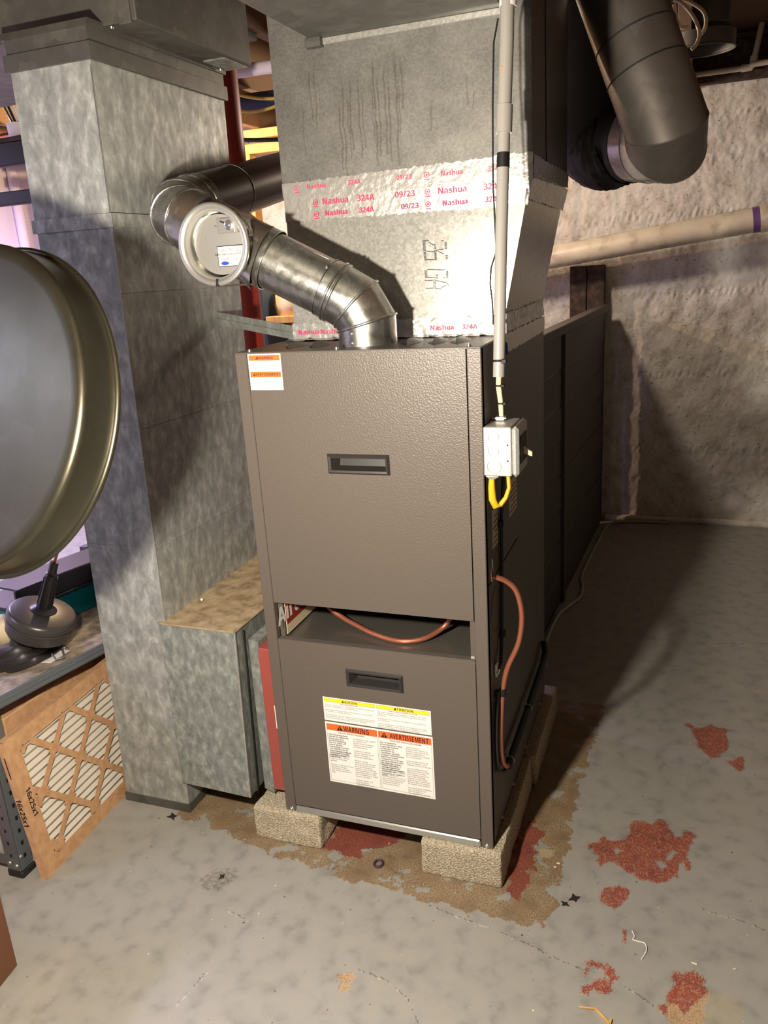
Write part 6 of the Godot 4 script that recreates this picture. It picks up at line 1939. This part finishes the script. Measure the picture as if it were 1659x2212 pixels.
func foreground() -> void:
	# big round tub hung by two wires from a joist, its bottom towards the viewer
	var c := Vector3(-0.235, 1.275, 0.525)
	var nrm := Vector3(-0.135, 0.331, 0.934).normalized()
	var T := Transform3D(basis_to(nrm), c)
	var t := thing("round_tub", "large round tarnished metal tub hanging at the left edge, bottom facing out", "tub", c)
	var mb := MB.new()
	mb.lathe(T, [Vector2(0.0, 0.003), Vector2(0.12, 0.003), Vector2(0.262, 0.002), Vector2(0.278, 0.003), Vector2(0.285, 0.001), Vector2(0.289, -0.004), Vector2(0.289, -0.010)], 96, true)
	part(t, "bottom", mb, M.pan)
	mb = MB.new()
	mb.lathe(T, [Vector2(0.289, -0.010), Vector2(0.2885, -0.02), Vector2(0.2905, -0.052), Vector2(0.294, -0.06), Vector2(0.297, -0.063)], 96, true)
	part(t, "side_wall", mb, M.pan)
	mb = MB.new()
	mb.tube(circle(c - nrm * 0.065, nrm, 0.297, 96), 0.0055, 10, true)
	part(t, "rolled_rim", mb, M.pan)
	for a in [2.2, 2.75]:
		mb = MB.new()
		var u := (Vector3.UP - nrm * nrm.y).normalized()
		var w := u.cross(nrm)
		var p := c - nrm * 0.065 - w * sin(a) * 0.297 * (1.0 if w.x > 0.0 else -1.0) + u * absf(cos(a)) * 0.297
		mb.tube([p, Vector3(p.x, 2.17, p.z)], 0.0015, 6)
		part(t, "hanging_wire", mb, M.steel_dull)
	# cardboard box low at the left
	t = thing("cardboard_box", "dark brown cardboard box at the lower left corner", "box", Vector3(-0.58, 0, 0.76))
	mb = MB.new()
	mb.box(Transform3D(Basis(Vector3.UP, 0.12), Vector3(-0.578, 0.15, 0.765)), Vector3(0.37, 0.3, 0.4), 0.003)
	part(t, "body", mb, M.box_brown)
	mb = MB.new()
	mb.box(Transform3D(Basis(Vector3.UP, 0.12), Vector3(-0.578, 0.3006, 0.765)), Vector3(0.05, 0.001, 0.4))
	part(t, "tape_strip", mb, M.cream)

func debris() -> void:
	var mb := MB.new()
	var l := []
	for k in 24: l.append(Vector3(0.263 + cos(TAU * k / 24) * 0.011, 0.003, 0.018 + sin(TAU * k / 24) * 0.013))
	mb.tube(l, 0.0032, 8, true)
	solo("rubber_ring", mb, mat(rgb(62, 48, 72), 0.5), "small dark purple ring on the floor before the furnace", "ring")
	mb = MB.new()
	mb.tube(smooth_path([Vector3(0.889, 0.002, 0.058), Vector3(0.895, 0.002, 0.072), Vector3(0.892, 0.0025, 0.082), Vector3(0.905, 0.002, 0.084), Vector3(0.918, 0.002, 0.086), Vector3(0.922, 0.002, 0.105), Vector3(0.913, 0.002, 0.131)]), 0.0014, 6)
	solo("string_bit", mb, M.white, "curled bit of pale string on the floor at the right", "string")
	mb = MB.new()
	mb.beam(Vector3(0.80, 0.002, 0.288), Vector3(0.832, 0.003, 0.283), 0.003, 0.003)
	mb.beam(Vector3(0.832, 0.003, 0.283), Vector3(0.862, 0.003, 0.31), 0.004, 0.004)
	mb.beam(Vector3(0.862, 0.003, 0.31), Vector3(0.864, 0.003, 0.297), 0.004, 0.004)
	solo("wood_splinter", mb, M.pine, "bent pale wood splinter on the floor near the bottom edge", "splinter")
	# dark dry leaves and chips: centre x z, size, turn, label
	var bits := [[0.753, -0.003, 0.016, 0.5, "black leaf scrap on the floor right of the furnace foot"], [-0.108, 0.172, 0.011, 1.2, "dark leaf chip on the dark floor patch at the left"], [-0.371, 0.004, 0.019, 2.2, "dry dark leaf lying by the return duct foot"], [0.735, 0.02, 0.012, 2.6, "thin dark twig scrap beside the bare concrete edge"]]
	for b in bits:
		mb = MB.new()
		var p := PackedVector2Array([Vector2(-1, -0.15), Vector2(-0.3, 0.25), Vector2(0.1, 0.9), Vector2(0.3, 0.3), Vector2(1, 0.1), Vector2(0.3, -0.3), Vector2(0.0, -0.7), Vector2(-0.25, -0.25)])
		for i in p.size(): p[i] *= b[2]
		mb.prism(Transform3D(Basis(Vector3.UP, b[3]) * Basis(Vector3.RIGHT, -PI / 2 + 0.12), Vector3(b[0], 0.002, b[1])), p, 0.0012)
		solo("leaf_scrap", mb, M.glove, b[4], "leaf", "leaf scraps on the floor")
	var chips := [[1.02, 0.11, 0.012, 0.003, "cream chip on the floor left of the lowest red patch"], [1.10, 0.10, 0.008, 0.003, "tiny cream chip near the right edge of the floor"], [0.70, -0.11, 0.009, 0.004, "cream chip on the bare concrete edge"], [0.694, -0.095, 0.006, 0.004, "smaller cream chip on the bare concrete edge"], [0.36, 0.5, 0.01, 0.004, "cream chip at the bottom edge of the floor"]]
	for b in chips:
		mb = MB.new()
		mb.box(Transform3D(Basis(Vector3.UP, b[0] * 9.0), Vector3(b[0], 0.0015, b[1])), Vector3(b[2], 0.003, b[3]), 0.0008)
		solo("paint_chip", mb, M.cream, b[4], "chip", "chips on the floor")
